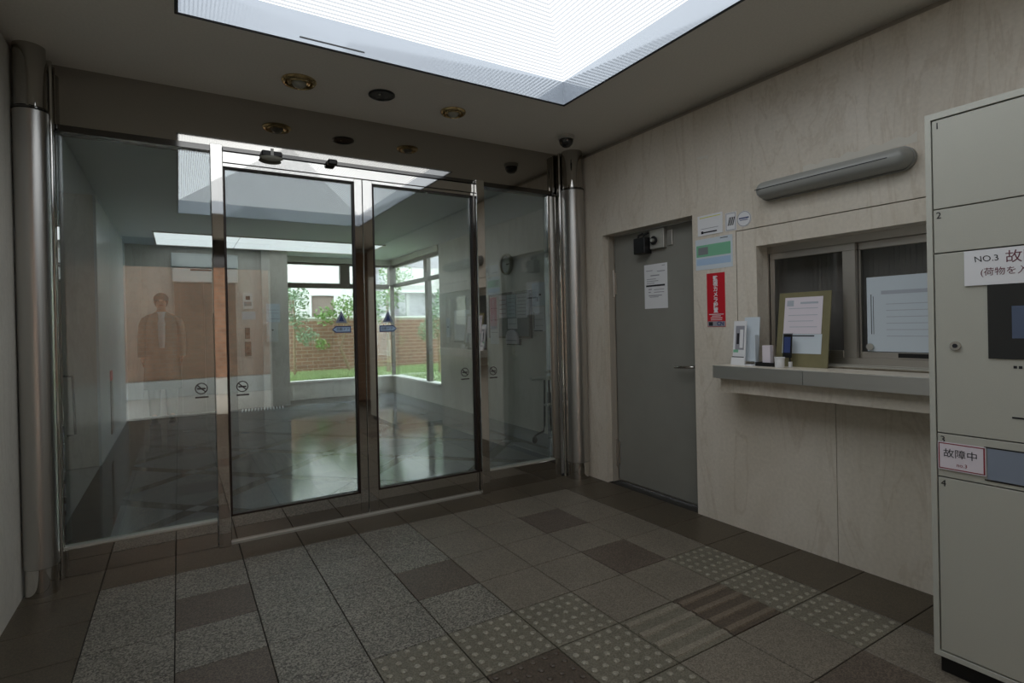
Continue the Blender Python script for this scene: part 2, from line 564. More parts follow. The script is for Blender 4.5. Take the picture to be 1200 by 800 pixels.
# ------------------------------------------------------------------ entrance walls and ceiling
J = 0.0025
wr = B()
for q in ((WX + 0.05, WX + 0.30, 0.33, -0.06, 0, 2.62), (WX + 0.05, WX + 0.30, -0.06, -0.85, 1.84, 2.62),
          (WX + 0.05, WX + 0.30, -0.85, -1.27, 0, 2.62), (WX + 0.05, WX + 0.30, -1.27, -2.36, 0, 0.93),
          (WX + 0.05, WX + 0.30, -1.27, -2.36, 1.60, 2.62), (WX + 0.05, WX + 0.30, -2.36, YB, 0, 2.62)):
    wr.box(*q)
wall_right = struct(wr.build('wall_right', 'core'))
TOP = 2.456
def wall_panel(poly):
    return B().prism(poly, 'x', WX, WX + 0.052).build('marble_panel', 'marble', wall_right)
wall_panel([(0.33, 0), (-0.05, 0), (-0.05, 1.83), (-0.863, 1.83), (-0.863, 0), (-1.684, 0), (-1.684, 0.935), (-1.1605, 0.935), (-1.1605, 1.6855), (YB, 1.6855), (YB, TOP), (0.33, TOP)])
wall_panel([(-1.687, 0), (YB, 0), (YB, 0.935), (-1.687, 0.935)])
wall_panel([(-1.1655, 0.938), (-1.285, 0.938), (-1.285, 1.583), (-2.36, 1.583), (-2.36, 0.938), (YB, 0.938), (YB, 1.6805), (-1.1655, 1.6805)])
# reveals of the door recess and the window recess
part('door_reveal', 'marble', wall_right, (WX + 0.051, WX + 0.13, -0.05, -0.03, 0, 1.86))
part('door_reveal', 'marble', wall_right, (WX + 0.051, WX + 0.13, -0.863, -0.885, 0, 1.86))
part('door_lintel_reveal', 'marble', wall_right, (WX + 0.051, WX + 0.13, -0.03, -0.885, 1.83, 1.86))
part('window_reveal', 'marble', wall_right, (WX + 0.051, WX + 0.14, -1.285, -1.262, 0.935, 1.61))
part('window_reveal', 'marble', wall_right, (WX + 0.051, WX + 0.14, -1.262, -2.36, 1.583, 1.61))
part('window_reveal', 'marble', wall_right, (WX + 0.051, WX + 0.14, -1.262, -2.36, 0.925, 0.944))
part('window_reveal', 'marble', wall_right, (WX + 0.051, WX + 0.14, -2.36, -2.38, 0.925, 1.61))
# pale scuffs in the plaster filler on the wall
def scuff(pts, name='filler_patch'):
    b = B()
    poly = [(y, z) for y, z in pts]
    b.prism(poly, 'x', WX - 0.0006, WX + 0.0004)
    return b.build(name, 'scuff', wall_right)
scuff([(-0.90, 2.17), (-0.99, 2.165), (-0.985, 2.13), (-0.97, 2.155), (-0.93, 2.15)])
sc_pts = []
for k in range(15):
    yy = -1.55 - k * 0.035
    sc_pts.append((yy, 1.945 + 0.010 * math.sin(k * 2.3) + 0.0012 * k))
scuff(sc_pts + [(y, 1.915 + 0.0006 * i) for i, (y, z) in enumerate(sc_pts)][::-1])

wl = B().box(LX - 0.2, LX - 0.02, 0.30, YB, 0, 2.62)
wall_left = struct(wl.build('wall_left', 'core'))
for (y0, y1) in ((0.30, -1.2), (-1.205, -2.7), (-2.705, YB)):
    part('stone_panel', 'left_stone', wall_left, (LX - 0.021, LX, y0, y1, 0, 2.48))

# back of the entrance: open doorway to the street on the left, brown tiled wall on the right
wb = B()
wb.box(1.55, 3.3, YB - 0.2, YB - 0.02, 0, 2.62).box(LX - 0.2, 1.55, YB - 0.2, YB - 0.02, 2.15, 2.62)
wall_back = struct(wb.build('wall_back', 'core'))
for i in range(5):
    for k in range(8):
        x0 = 1.55 + i * 0.305
        part('wall_tile', 'brown_tile_wall', wall_back, (x0, min(x0 + 0.30, 3.06), YB - 0.021, YB, k * 0.305, k * 0.305 + 0.30))
part('door_header', 'dark_mirror', wall_back, (LX, 1.55, YB - 0.021, YB, 2.10, 2.50))

SX0, SX1, SY0, SY1 = 0.357, 2.358, -0.505, -3.25      # skylight opening
cb = B()
cb.box(LX - 0.2, WX + 0.3, 0.34, SY0 + 0.008, CZ, CZ + 0.12).box(LX - 0.2, WX + 0.3, SY1 - 0.008, YB - 0.2, CZ, CZ + 0.12)
cb.box(LX - 0.2, SX0 - 0.008, SY0 + 0.008, SY1 - 0.008, CZ, CZ + 0.12).box(SX1 + 0.008, WX + 0.3, SY0 + 0.008, SY1 - 0.008, CZ, CZ + 0.12)
struct(cb.build('ceiling', 'ceiling'))
roof = struct(B().box(LX - 0.2, WX + 0.3, 0.34, YB - 0.2, 3.15, 3.25).box(LX - 0.2, LX - 0.1, .34, YB - .2, CZ + .12, 3.15).box(WX + .2, WX + .3, .34, YB - .2, CZ + .12, 3.15).box(LX - .1, WX + .2, .24, .34, CZ + .12, 3.15).box(LX - .1, WX + .2, YB - .2, YB - .1, CZ + .12, 3.15).build('roof_slab', 'core'))

# lit ceiling coffer: polished white sides and ribbed diffuser slopes meeting in hips
HZ = 2.640
sky = thing('ceiling_light_coffer', 'large lit ceiling coffer of ribbed white diffuser panels with sloping sides', 'ceiling light', ((SX0 + SX1) / 2, (SY0 + SY1) / 2, CZ))
tb = B()
tb.box(SX0 - 0.008, SX1 + 0.008, SY0, SY0 + 0.007, CZ - 0.004, HZ)
tb.box(SX0 - 0.008, SX1 + 0.008, SY1, SY1 - 0.007, CZ - 0.004, HZ)
tb.box(SX0 - 0.007, SX0, SY0, SY1, CZ - 0.004, HZ).box(SX1, SX1 + 0.007, SY0, SY1, CZ - 0.004, HZ)
tb.build('edge_trim', 'black', sky)
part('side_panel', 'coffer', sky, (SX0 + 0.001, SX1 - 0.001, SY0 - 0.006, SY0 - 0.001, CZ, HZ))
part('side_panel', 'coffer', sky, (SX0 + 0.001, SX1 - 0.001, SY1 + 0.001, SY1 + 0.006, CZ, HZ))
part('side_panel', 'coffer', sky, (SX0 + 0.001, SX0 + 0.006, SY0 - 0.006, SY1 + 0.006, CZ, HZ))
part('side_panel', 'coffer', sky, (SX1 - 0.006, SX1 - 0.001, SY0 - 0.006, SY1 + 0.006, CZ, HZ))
part('edge_strip', 'black', sky, (0.84, 1.14, SY0 + 0.001, SY0 - 0.008, CZ + 0.018, CZ + 0.024))
HALF = (SX1 - SX0) / 2
SL = 0.45
def slope(p0, p1, inw):
    """ribbed hip slope from eave p0-p1 inwards"""
    b = B()
    n = 56
    hi, lo = b._mi('diff_hi'), b._mi('diff_lo')
    along = (Vector(p1) - Vector(p0)).normalized()
    inw = Vector(inw)
    def row(t, dz):
        a = Vector(p0) + along * t + inw * t
        c = Vector(p1) - along * t + inw * t
        z = HZ + SL * t + dz
        return Vector((a.x, a.y, z)), Vector((c.x, c.y, z))
    for k in range(n):
        t0, t1, t2 = k * HALF / n, (k + 0.70) * HALF / n, (k + 1) * HALF / n
        for (ta, tb_, da, db, mi) in ((t0, t1, 0, -0.006, hi), (t1, t2, -0.006, 0, lo)):
            A, C = row(ta, da); D, E_ = row(tb_, db)
            if (C - A).dot(along) < 1e-4: continue
            b.face([A, C, E_, D], mi)
    return b.build('diffuser_panel', None, sky)
slope((SX0, SY0, 0), (SX1, SY0, 0), (0, -1, 0))
slope((SX1, SY1, 0), (SX0, SY1, 0), (0, 1, 0))
slope((SX1, SY0, 0), (SX1, SY1, 0), (-1, 0, 0))
slope((SX0, SY1, 0), (SX0, SY0, 0), (1, 0, 0))

# ------------------------------------------------------------------ glass front
fascia = B().box(-0.20, 2.90, GY, GY + 0.08, 2.205, CZ)
fascia = struct(fascia.build('trim_1', 'fascia'))
part('end_return', 'fascia', fascia, (LX - 0.05, -0.20, GY + 0.01, GY + 0.08, 2.205, CZ), (2.90, WX + 0.05, GY + 0.01, GY + 0.08, 2.205, CZ))

gw = thing('glass_entrance_wall', 'full height glass screen with mirror steel posts and dark head rail beside the lobby doors', 'glass wall', (1.35, GY, 0))
part('head_rail', 'dark_mirror', gw, (-0.185, 0.505, GY - 0.025, GY + 0.06, 2.172, 2.205), (2.20, 2.88, GY - 0.025, GY + 0.06, 2.172, 2.205), bev=0.002)
part('header', 'mirror_steel', gw, (0.565, 2.14, GY - 0.02, GY + 0.06, 2.120, 2.180), bev=0.002)
part('head_rail', 'dark_mirror', gw, (0.565, 2.14, GY - 0.03, GY + 0.06, 2.182, 2.205), bev=0.002)
part('plinth', 'mirror_steel', gw, (-0.185, 0.50, GY - 0.03, GY + 0.05, 0, 0.135), bev=0.002)
part('plinth', 'mirror_steel', gw, (2.205, 2.80, GY - 0.03, GY + 0.05, 0, 0.145), bev=0.002)
part('plinth_cap', 'frame_light', gw, (-0.185, 0.50, GY - 0.02, GY + 0.03, 0.1352, 0.143))
part('plinth_cap', 'frame_light', gw, (2.205, 2.80, GY - 0.02, GY + 0.03, 0.1452, 0.153))
part('post', 'mirror_steel', gw, (0.503, 0.562, 0.222, 0.335, 0, 2.205), bev=0.002)
part('post', 'mirror_steel', gw, (2.142, 2.203, 0.222, 0.335, 0, 2.205), bev=0.002)
part('post', 'mirror_steel', gw, (2.785, 2.865, GY - 0.01, GY + 0.05, 0, 2.17), bev=0.002)
part('post', 'mirror_steel', gw, (-0.186, -0.16, GY - 0.01, GY + 0.05, 0, 2.17), bev=0.002)
b = B().lathe([(0.011, 0), (0.011, CZ - 0.002)], (2.885, GY - 0.035, 0), seg=16); b.build('tube', 'mirror_steel', gw)
b = B().lathe([(0.011, 0), (0.011, CZ - 0.002)], (-0.172, GY - 0.035, 0), seg=16); b.build('tube', 'mirror_steel', gw)
part('pane', 'pane', gw, (-0.158, 0.502, GY, GY + 0.01, 0.143, 2.172))
part('pane', 'pane', gw, (2.204, 2.784, GY, GY + 0.01, 0.153, 2.172))
part('floor_track', 'frame_light', gw, (0.565, 2.14, GY - 0.035, GY + 0.06, 0.0002, 0.012))

def no_smoking(parent, x, z, y=GY - 0.0015):
    b = B()
    b.lathe([(0.031, -0.0004), (0.031, 0.0004), (0.026, 0.0004), (0.026, -0.0004), (0.031, -0.0004)], (x, y, z), axis='y', seg=28)
    c = math.sqrt(0.5)
    p = [(-0.028 * c - 0.002, 0.028 * c - 0.002), (-0.028 * c + 0.002, 0.028 * c + 0.002), (0.028 * c + 0.002, -0.028 * c + 0.002), (0.028 * c - 0.002, -0.028 * c - 0.002)]
    b.prism([(x + u, z + v) for u, v in p], 'y', y - 0.0004, y + 0.0004)
    b.box(x - 0.020, x + 0.020, y - 0.0004, y + 0.0004, z - 0.005, z + 0.003)
    b.box(x - 0.030, x + 0.034, y - 0.0004, y + 0.0004, z - 0.052, z - 0.044)
    return b.build('no_smoking_sticker', 'sticker_ink', parent)
no_smoking(gw, 0.437, 0.872)
no_smoking(gw, 2.278, 0.855)

def sliding_door(x0, x1, gx0, gx1, label, sticker_dir):
    d = thing('sliding_door', label, 'door', ((x0 + x1) / 2, GY, 0), 'sliding glass doors to the lobby')
    y0, y1 = GY - 0.012, GY + 0.03
    part('stile', 'mirror_steel', d, (x0, gx0 - 0.006, y0, y1, 0.013, 2.118), bev=0.0015)
    part('stile', 'mirror_steel', d, (gx1 + 0.006, x1, y0, y1, 0.013, 2.118), bev=0.0015)
    part('bottom_rail', 'mirror_steel', d, (gx0 - 0.006, gx1 + 0.006, y0, y1, 0.013, 0.150), bev=0.0015)
    part('top_rail', 'mirror_steel', d, (gx0 - 0.006, gx1 + 0.006, y0, y1, 2.100, 2.118), bev=0.001)
    g = B()
    g.box(gx0 - 0.006, gx0 + 0.004, y0 - 0.003, y1, 0.150, 2.100).box(gx1 - 0.004, gx1 + 0.006, y0 - 0.003, y1, 0.150, 2.100)
    g.box(gx0, gx1, y0 - 0.003, y1, 0.150, 0.160).box(gx0, gx1, y0 - 0.003, y1, 2.090, 2.100)
    g.build('gasket', 'gasket', d)
    pane = part('pane', 'pane', d, (gx0 + 0.004, gx1 - 0.004, GY + 0.004, GY + 0.014, 0.160, 2.090))
    return d, pane
dl, pl_ = sliding_door(0.564, 1.345, 0.572, 1.290, 'sliding glass door with left-pointing arrow sticker next to the steel post', -1)
dr, pr_ = sliding_door(1.349, 2.140, 1.416, 2.130, 'sliding glass door with right-pointing arrow sticker nearest the clock wall', 1)
def arrow_sticker(door, x, z, s):
    y = GY + 0.0025
    w, h, t = 0.058, 0.021, 0.022
    pts = [(x - s * w, z - h), (x - s * w, z + h), (x + s * (w - t), z + h), (x + s * w, z), (x + s * (w - t), z - h)]
    st = B().prism(pts, 'y', y - 0.0004, y + 0.0008).build('arrow_sticker', 'blue', door)
    q = 0.76
    pts2 = [(x + (px - x) * 0.90, z + (pz - z) * 0.66) for px, pz in pts]
    B().prism(pts2, 'y', y - 0.0010, y - 0.0005).build('sticker_face', 'pale_blue', st)
    text('sticker_text', '自動ドア', 0.020, (x - s * 0.008, y - 0.0016, z), (1, 0, 0), (0, 0, 1), 'ink', st, depth=0.0002)
    tri = [(x - 0.036, z + 0.040), (x + 0.036, z + 0.040), (x, z + 0.118)]
    ts = B().prism(tri, 'y', y - 0.0004, y + 0.0008).build('triangle_sticker', 'flap', door)
    tri2 = [(x - 0.016, z + 0.050), (x + 0.016, z + 0.050), (x, z + 0.092)]
    B().prism(tri2, 'y', y - 0.0010, y - 0.0005).build('sticker_mark', 'blue', ts)
arrow_sticker(dl, 1.203, 1.178, -1)
arrow_sticker(dr, 1.502, 1.177, 1)
no_smoking(dl, 0.640, 0.868, GY + 0.002)
no_smoking(dr, 2.051, 0.860, GY + 0.002)
# motion sensors on the door header
def sensor(x, w, label):
    d = thing('door_sensor', label, 'sensor', (x, GY - 0.03, 2.19), 'motion sensors over the doors')
    B().box(x - w / 2, x + w / 2, GY - 0.075, GY - 0.031, 2.172, 2.204, bev=0.006).build('housing', 'black', d)
    if w > 0.08:
        B().ball((x, GY - 0.055, 2.168), 0.05, (1.25, 0.5, 0.35)).build('lens', 'frost', d)
        B().box(x - 0.008, x + 0.008, GY - 0.078, GY - 0.072, 2.176, 2.215).build('bracket', 'white_metal', d)
sensor(0.815, 0.11, 'black door sensor with frosted oval lens on the head rail')
sensor(1.155, 0.055, 'small plain black door sensor on the head rail')

# round steel columns
def column(cx, cy, r, label, base_mat):
    c = thing('steel_column', label, 'column', (cx, cy, 0))
    B().lathe([(r - 0.004, 0), (r - 0.004, 0.125)], (cx, cy, 0), seg=48).build('base_ring', 'mirror_steel', c)
    B().lathe([(r, 0.128), (r, 2.200)], (cx, cy, 0), seg=64).build('shaft', 'brush_steel', c)
    B().lathe([(r - 0.002, 2.203), (r + 0.002, 2.206), (r + 0.002, 2.212), (r - 0.006, 2.216)], (cx, cy, 0), seg=48).build('collar', 'dark_mirror', c)
    B().lathe([(r - 0.006, 2.218), (r - 0.006, CZ)], (cx, cy, 0), seg=48).build('neck', 'fascia', c)
    B().box(cx - 0.004, cx + 0.004, cy - r * 0.9, cy - r * 0.6, 2.216, 2.232).build('fixing', 'frame_light', c)
column(2.962, 0.185, 0.086, 'round brushed steel column between glass screen and grey service door', 'mirror_steel')
column(-0.2235, 0.122, 0.0655, 'round brushed steel column standing against the grey stone side wall', 'mirror_steel')

# pull handles on the lobby side of the fixed panes
h = thing('pull_handle', 'black upright pull handle with steel lever knob behind glass by clock wall', 'handle', (2.755, GY + 0.03, 0.30))
B().tube([(2.66, GY + 0.05, 0.285), (2.665, GY + 0.05, 0.33), (2.70, GY + 0.05, 0.345), (2.745, GY + 0.05, 0.355), (2.757, GY + 0.05, 0.40), (2.765, GY + 0.05, 0.75)], 0.008).build('rod', 'black_pole', h)
B().ball((2.662, GY + 0.05, 0.30), 0.022, (1, 0.8, 1.3)).build('foot_knob', 'black_pole', h)
B().tube([(2.765, GY + 0.012, 0.765), (2.765, GY + 0.055, 0.765), (2.64, GY + 0.055, 0.770)], 0.015).build('lever', 'frame_light', h)
B().tube([(2.765, GY + 0.012, 0.56), (2.762, GY + 0.055, 0.56)], 0.011).build('bracket', 'frame_light', h)
B().tube([(2.775, GY + 0.012, 0.815), (2.770, GY + 0.04, 0.82)], 0.012).build('lock_cylinder', 'frame_light', h)
h = thing('pull_handle', 'slim black squared pull handle behind glass beside left steel column', 'handle', (-0.145, GY + 0.03, 0.68))
B().tube([(-0.153, GY + 0.012, 0.978), (-0.124, GY + 0.04, 0.976), (-0.122, GY + 0.04, 0.97), (-0.116, GY + 0.04, 0.682), (-0.145, GY + 0.012, 0.68)], 0.0055).build('rod', 'black_pole', h)

# ------------------------------------------------------------------ right wall: service door
DX = WX + 0.10
dr_ = thing('service_door', 'grey painted steel service door recessed in the marble wall', 'door', (DX, -0.45, 0))
part('leaf', 'door_grey', dr_, (DX, DX + 0.04, -0.066, -0.848, 0.012, 1.822), bev=0.002)
fr = B().box(DX - 0.004, DX + 0.05, -0.050, -0.064, 0, 1.83).box(DX - 0.004, DX + 0.05, -0.850, -0.863, 0, 1.83).box(DX - 0.004, DX + 0.05, -0.064, -0.850, 1.824, 1.83)
fr.build('frame', 'sash_steel', dr_)
for z0 in (1.375, 0.115):
    hg = B()
    hg.lathe([(0.011, 0), (0.011, 0.20)], (DX - 0.010, -0.062, z0), seg=14)
    hg.box(DX - 0.006, DX - 0.0005, -0.062, -0.085, z0 + 0.02, z0 + 0.18)
    hg.build('hinge', 'sash_steel', dr_)
lv = B()
lv.tube([(DX, -0.800, 0.892), (DX - 0.05, -0.800, 0.892), (DX - 0.055, -0.79, 0.892), (DX - 0.055, -0.665, 0.886)], 0.009)
lv.box(DX - 0.006, DX, -0.785, -0.815, 0.85, 0.93)
lv.build('lever_handle', 'mirror_steel', dr_)
B().lathe([(0.014, -0.008), (0.014, 0)], (DX, -0.800, 0.99), axis='x', seg=16).build('keyhole', 'mirror_steel', dr_)
part('threshold', 'sash_steel', dr_, (DX - 0.001, DX + 0.02, -0.07, -0.845, 0.0005, 0.011))

ck = thing('door_alarm_box', 'black alarm box with steel bracket at the top of grey door', 'alarm', (DX, -0.42, 1.66))
part('black_box', 'black', ck, (DX - 0.075, DX - 0.005, -0.335, -0.440, 1.655, 1.765), bev=0.004)
part('bracket_plate', 'frame_light', ck, (DX - 0.030, DX - 0.0002, -0.448, -0.570, 1.680, 1.810), bev=0.002)
B().lathe([(0.030, -0.012), (0.026, 0), ], (DX - 0.030, -0.49, 1.735), axis='x', seg=20).build('dial', 'black', ck)
B().lathe([(0.012, -0.02), (0.012, 0)], (DX - 0.040, -0.49, 1.735), axis='x', seg=16).build('key_lock', 'frame_light', ck)
part('side_plate', 'sash_steel', ck, (DX - 0.012, DX - 0.0002, -0.585, -0.625, 1.69, 1.79), bev=0.002)
for yy in (-0.35, -0.40):
    B().tube([(DX - 0.04, yy, 1.766), (DX - 0.04, yy, 1.785), (DX - 0.02, yy - 0.03, 1.80)], 0.008).build('cable_stub', 'black', ck)

nd = thing('notice_sheet', 'white printed notice sheet taped to the grey service door', 'notice', (DX, -0.466, 1.27))
part('sheet', 'white', nd, (DX - 0.0015, DX - 0.0003, -0.363, -0.570, 1.275, 1.580))
x_ = DX - 0.0016
ln = B()
for (ya, yb, z, hgt) in ((-0.525, -0.55, 1.565, .004), (-0.38, -0.44, 1.537, .004), (-0.48, -0.55, 1.528, .005), (-0.42, -0.50, 1.502, .007), (-0.385, -0.47, 1.478, .004), (-0.385, -0.49, 1.464, .004),
                         (-0.385, -0.455, 1.45, .004), (-0.40, -0.43, 1.408, .006), (-0.45, -0.54, 1.404, .004), (-0.40, -0.42, 1.388, .006), (-0.45, -0.54, 1.386, .004), (-0.40, -0.52, 1.364, .006), (-0.41, -0.49, 1.354, .004)):
    ln.box(x_ - 0.0004, x_, ya, yb, z - hgt / 2, z + hgt / 2)
ln.build('printed_lines', 'grey_line', nd)
part('black_bar', 'ink', nd, (x_ - 0.0004, x_, -0.378, -0.548, 1.426, 1.438))

# ------------------------------------------------------------------ signs on the marble pier
def plate(name, label, cat, y0, y1, z0, z1, mat, th=0.003):
    p = thing(name, label, cat, (WX, (y0 + y1) / 2, z0))
    part('plate', mat, p, (WX - th, WX - 0.0002, y0, y1, z0, z1))
    return p
RT, UP = (0, -1, 0), (0, 0, 1)
p = plate('wall_sign', 'white plate with yellow line and black caption above the green poster', 'sign', -0.905, -1.078, 1.692, 1.812, 'white')
part('yellow_line', 'yellow', p, (WX - 0.0036, WX - 0.0031, -0.92, -1.065, 1.795, 1.800))
part('caption', 'ink', p, (WX - 0.0036, WX - 0.0031, -0.930, -1.040, 1.705, 1.713), (WX - 0.0036, WX - 0.0031, -0.93, -0.945, 1.702, 1.718))
part('print_line', 'grey_line', p, (WX - 0.0036, WX - 0.0031, -0.93, -1.05, 1.73, 1.733))
p = plate('wall_sign', 'small square plate with tilted black mark beside the round seal', 'sign', -1.098, -1.168, 1.692, 1.796, 'white')
fb = B()
fb.box(WX - 0.0036, WX - 0.0031, -1.102, -1.164, 1.696, 1.699).box(WX - 0.0036, WX - 0.0031, -1.102, -1.164, 1.789, 1.792)
fb.box(WX - 0.0036, WX - 0.0031, -1.102, -1.105, 1.696, 1.792).box(WX - 0.0036, WX - 0.0031, -1.161, -1.164, 1.696, 1.792)
fb.build('border_line', 'grey_line', p)
b = B()
for k in range(4):
    yc = -1.113 - k * 0.010
    b.prism([(yc, 1.722), (yc - 0.006, 1.722), (yc - 0.018, 1.768), (yc - 0.012, 1.768)], 'x', WX - 0.0037, WX - 0.0031)
b.build('mark', 'ink', p)
p = thing('round_seal', 'round white seal sticker with blue lettering above the wall seam', 'sticker', (WX, -1.215, 1.70))
B().lathe([(0.044, -0.002), (0.044, -0.0002)], (WX, -1.216, 1.745), axis='x', seg=36).build('disc', 'white', p)
B().lathe([(0.042, -0.0026), (0.042, -0.0021), (0.039, -0.0021), (0.039, -0.0026), (0.042, -0.0026)], (WX, -1.216, 1.745), axis='x', seg=36).build('ring', 'grey_line', p)
part('seal_text', 'blue', p, (WX - 0.0028, WX - 0.0021, -1.185, -1.246, 1.746, 1.753), (WX - 0.0028, WX - 0.0021, -1.19, -1.24, 1.737, 1.741))
p = plate('poster', 'pale poster with green and light blue bands above red camera notice', 'poster', -0.885, -1.140, 1.488, 1.672, 'paper_blue', 0.0015)
part('green_band', 'green', p, (WX - 0.0019, WX - 0.0016, -0.892, -1.128, 1.565, 1.635))
part('dark_green_block', 'cork', p, (WX - 0.0022, WX - 0.0020, -0.905, -0.975, 1.578, 1.622))
part('blue_band', 'pale_blue', p, (WX - 0.0019, WX - 0.0016, -0.892, -1.128, 1.515, 1.555))
part('corner_text', 'ink', p, (WX - 0.0019, WX - 0.0016, -1.06, -1.11, 1.660, 1.664))
p = plate('camera_notice', 'red upright camera notice with white lettering and blue foot strip', 'sign', -0.962, -1.085, 1.146, 1.462, 'red', 0.0025)
chars = '監視カメラ設置'
for k, ch in enumerate(chars):
    text('letter', ch, 0.033, (WX - 0.0029, -1.022, 1.428 - k * 0.0312), RT, UP, 'white', p, depth=0.0003, bold=0.0009)
part('small_print', 'white', p, *[(WX - 0.0030, WX - 0.0026, -0.975 - o, -1.075 + o, z - 0.002, z + 0.002) for z, o in ((1.219, 0), (1.209, .02), (1.198, .01), (1.187, .012))])
part('foot_strip', 'grey_line', p, (WX - 0.0030, WX - 0.0026, -0.964, -1.083, 1.148, 1.178))
text('letter', 'CN', 0.032, (WX - 0.0034, -1.052, 1.163), RT, UP, 'blue', p, depth=0.0003, bold=0.001)
part('foot_mark', 'ink', p, (WX - 0.0034, WX - 0.0031, -0.972, -1.000, 1.152, 1.174))

# ------------------------------------------------------------------ reception window and counter
FX = WX + 0.10
win = B()
win.box(FX, FX + 0.06, -1.262, -2.36, 1.545, 1.583).box(FX, FX + 0.06, -1.262, -2.36, 0.944, 0.985)
win.box(FX, FX + 0.06, -1.262, -1.292, 0.985, 1.545).box(FX, FX + 0.06, -2.335, -2.36, 0.985, 1.545)
w1 = struct(win.build('window_1', 'sash_steel'))
part('track', 'frame_light', w1, (FX - 0.025, FX + 0.0, -1.285, -2.36, 0.944, 0.953), (FX - 0.065, FX - 0.045, -1.285, -2.36, 0.944, 0.950))
s1 = part('sash', 'sash_steel', w1, (FX + 0.004, FX + 0.026, -1.295, -1.735, 1.510, 1.545), (FX + 0.004, FX + 0.026, -1.295, -1.322, 0.985, 1.510),
          (FX + 0.004, FX + 0.026, -1.675, -1.735, 0.985, 1.510), (FX + 0.004, FX + 0.026, -1.322, -1.675, 0.985, 1.020), bev=0.002)
part('pane', 'window_pane', s1, (FX + 0.012, FX + 0.017, -1.322, -1.675, 1.020, 1.510))
s2 = part('sash', 'sash_steel', w1, (FX + 0.032, FX + 0.054, -1.690, -2.335, 1.510, 1.545), (FX + 0.032, FX + 0.054, -1.690, -1.745, 0.985, 1.510),
          (FX + 0.032, FX + 0.054, -2.285, -2.335, 0.985, 1.510), (FX + 0.032, FX + 0.054, -1.745, -2.285, 0.985, 1.015), bev=0.002)
part('pane', 'window_pane', s2, (FX + 0.040, FX + 0.045, -1.745, -2.285, 1.015, 1.510))
B().lathe([(0.016, -0.006), (0.016, 0)], (FX + 0.032, -1.782, 1.040), axis='x', seg=18).build('sash_lock', 'frame_light', s2)
# pleated curtain behind the panes, and the dark office beyond
cu = B()
n = 110
ys = [-1.20 - i * 1.24 / n for i in range(n + 1)]
for i in range(n):
    xa = FX + 0.135 + (0.012 if i % 2 else -0.012)
    xb = FX + 0.135 + (-0.012 if i % 2 else 0.012)
    cu.face([(xa, ys[i], 0.80), (xa, ys[i], 1.62), (xb, ys[i + 1], 1.62), (xb, ys[i + 1], 0.80)])
    cu.face([(xa + 0.004, ys[i], 0.80), (xb + 0.004, ys[i + 1], 0.80), (xb + 0.004, ys[i + 1], 1.62), (xa + 0.004, ys[i], 1.62)])
tag(cu.build('curtain', 'curtain'), 'brown grey pleated curtain drawn behind the reception window', 'curtain')
struct(B().box(FX + 0.5, FX + 0.6, -0.9, -2.7, 0, 2.62).box(FX + 0.2, FX + 0.5, -0.9, -1.0, 0, 2.62).box(FX + 0.2, FX + 0.5, -2.6, -2.7, 0, 2.62).build('wall_office', 'core'))

ct = thing('reception_counter', 'steel edged reception counter on marble apron under the window', 'counter', (2.95, -1.8, 0.79))
edge = [(2.872, -1.128), (2.852, -1.150), (2.852, -1.640), (2.875, -1.640), (2.875, -1.155), (2.885, -1.146), (WX - 0.001, -1.146), (WX - 0.001, -1.128)]
B().prism(edge, 'z', 0.868, 0.9355).build('steel_edge', 'counter_steel', ct)
part('steel_edge', 'counter_steel', ct, (2.852, 2.875, -1.6425, -2.283, 0.868, 0.9355))
part('top_slab', 'marble', ct, (2.876, WX + 0.015, -1.147, -2.283, 0.872, 0.937))
part('apron', 'marble', ct, (2.895, WX - 0.001, -1.160, -2.283, 0.792, 0.867))
TZ = 0.9372

# olive board with papers leaning on the window
def lean(name, mat, parent, y0, y1, z0, z1, xb, tilt, th):
    b = B()
    f = lambda z: xb + (z - TZ) * tilt
    b.prism([(f(z0), z0), (f(z1), z1), (f(z1) + th, z1), (f(z0) + th, z0)], 'y', y0, y1)
    return b.build(name, mat, parent)
ob = thing('notice_board', 'olive board with a pinkish sheet leaning against the reception window', 'board', (3.03, -1.53, TZ))
lean('board', 'olive', ob, -1.395, -1.660, TZ, 1.318, 3.030, 0.14, 0.006)
lean('sheet', 'paper_pink', ob, -1.428, -1.622, 1.105, 1.292, 3.0285, 0.14, 0.0012)
lean('sheet', 'paper_blue', ob, -1.428, -1.627, 1.005, 1.104, 3.0280, 0.14, 0.0012)
for (ya, yb, z, hgt) in ((-1.44, -1.475, 1.262, .030), (-1.51, -1.60, 1.262, .010), (-1.45, -1.60, 1.235, .003), (-1.45, -1.60, 1.20, .003), (-1.45, -1.58, 1.17, .003), (-1.46, -1.60, 1.14, .003)):
    lean('print_line', 'faint_line', ob, ya, yb, z - hgt / 2, z + hgt / 2, 3.0278, 0.14, 0.0005)
lean('caption', 'ink', ob, -1.478, -1.590, 1.092, 1.098, 3.0272, 0.14, 0.0005)

# white sheet behind the other pane
ns = thing('notice_sheet', 'large pale blue sheet posted in the reception window pane', 'notice', (FX + 0.04, -1.95, 1.02))
part('sheet', 'paper_blue', ns, (FX + 0.0375, FX + 0.0392, -1.768, -2.20, 1.018, 1.372))
part('print_band', 'faint_line', ns, (FX + 0.0370, FX + 0.0374, -1.83, -2.14, 1.288, 1.305))
part('print_line', 'faint_line', ns, *[(FX + 0.0370, FX + 0.0374, -1.85, -2.12, z, z + 0.003) for z in (1.24, 1.21, 1.18, 1.15, 1.12, 1.09)])
part('side_rule', 'ink', ns, (FX + 0.0370, FX + 0.0374, -1.785, -1.788, 1.10, 1.29), (FX + 0.0370, FX + 0.0374, -1.795, -1.797, 1.10, 1.28))
part('dark_base', 'black', ns, (FX + 0.028, FX + 0.034, -1.90, -2.20, 0.992, 1.012))

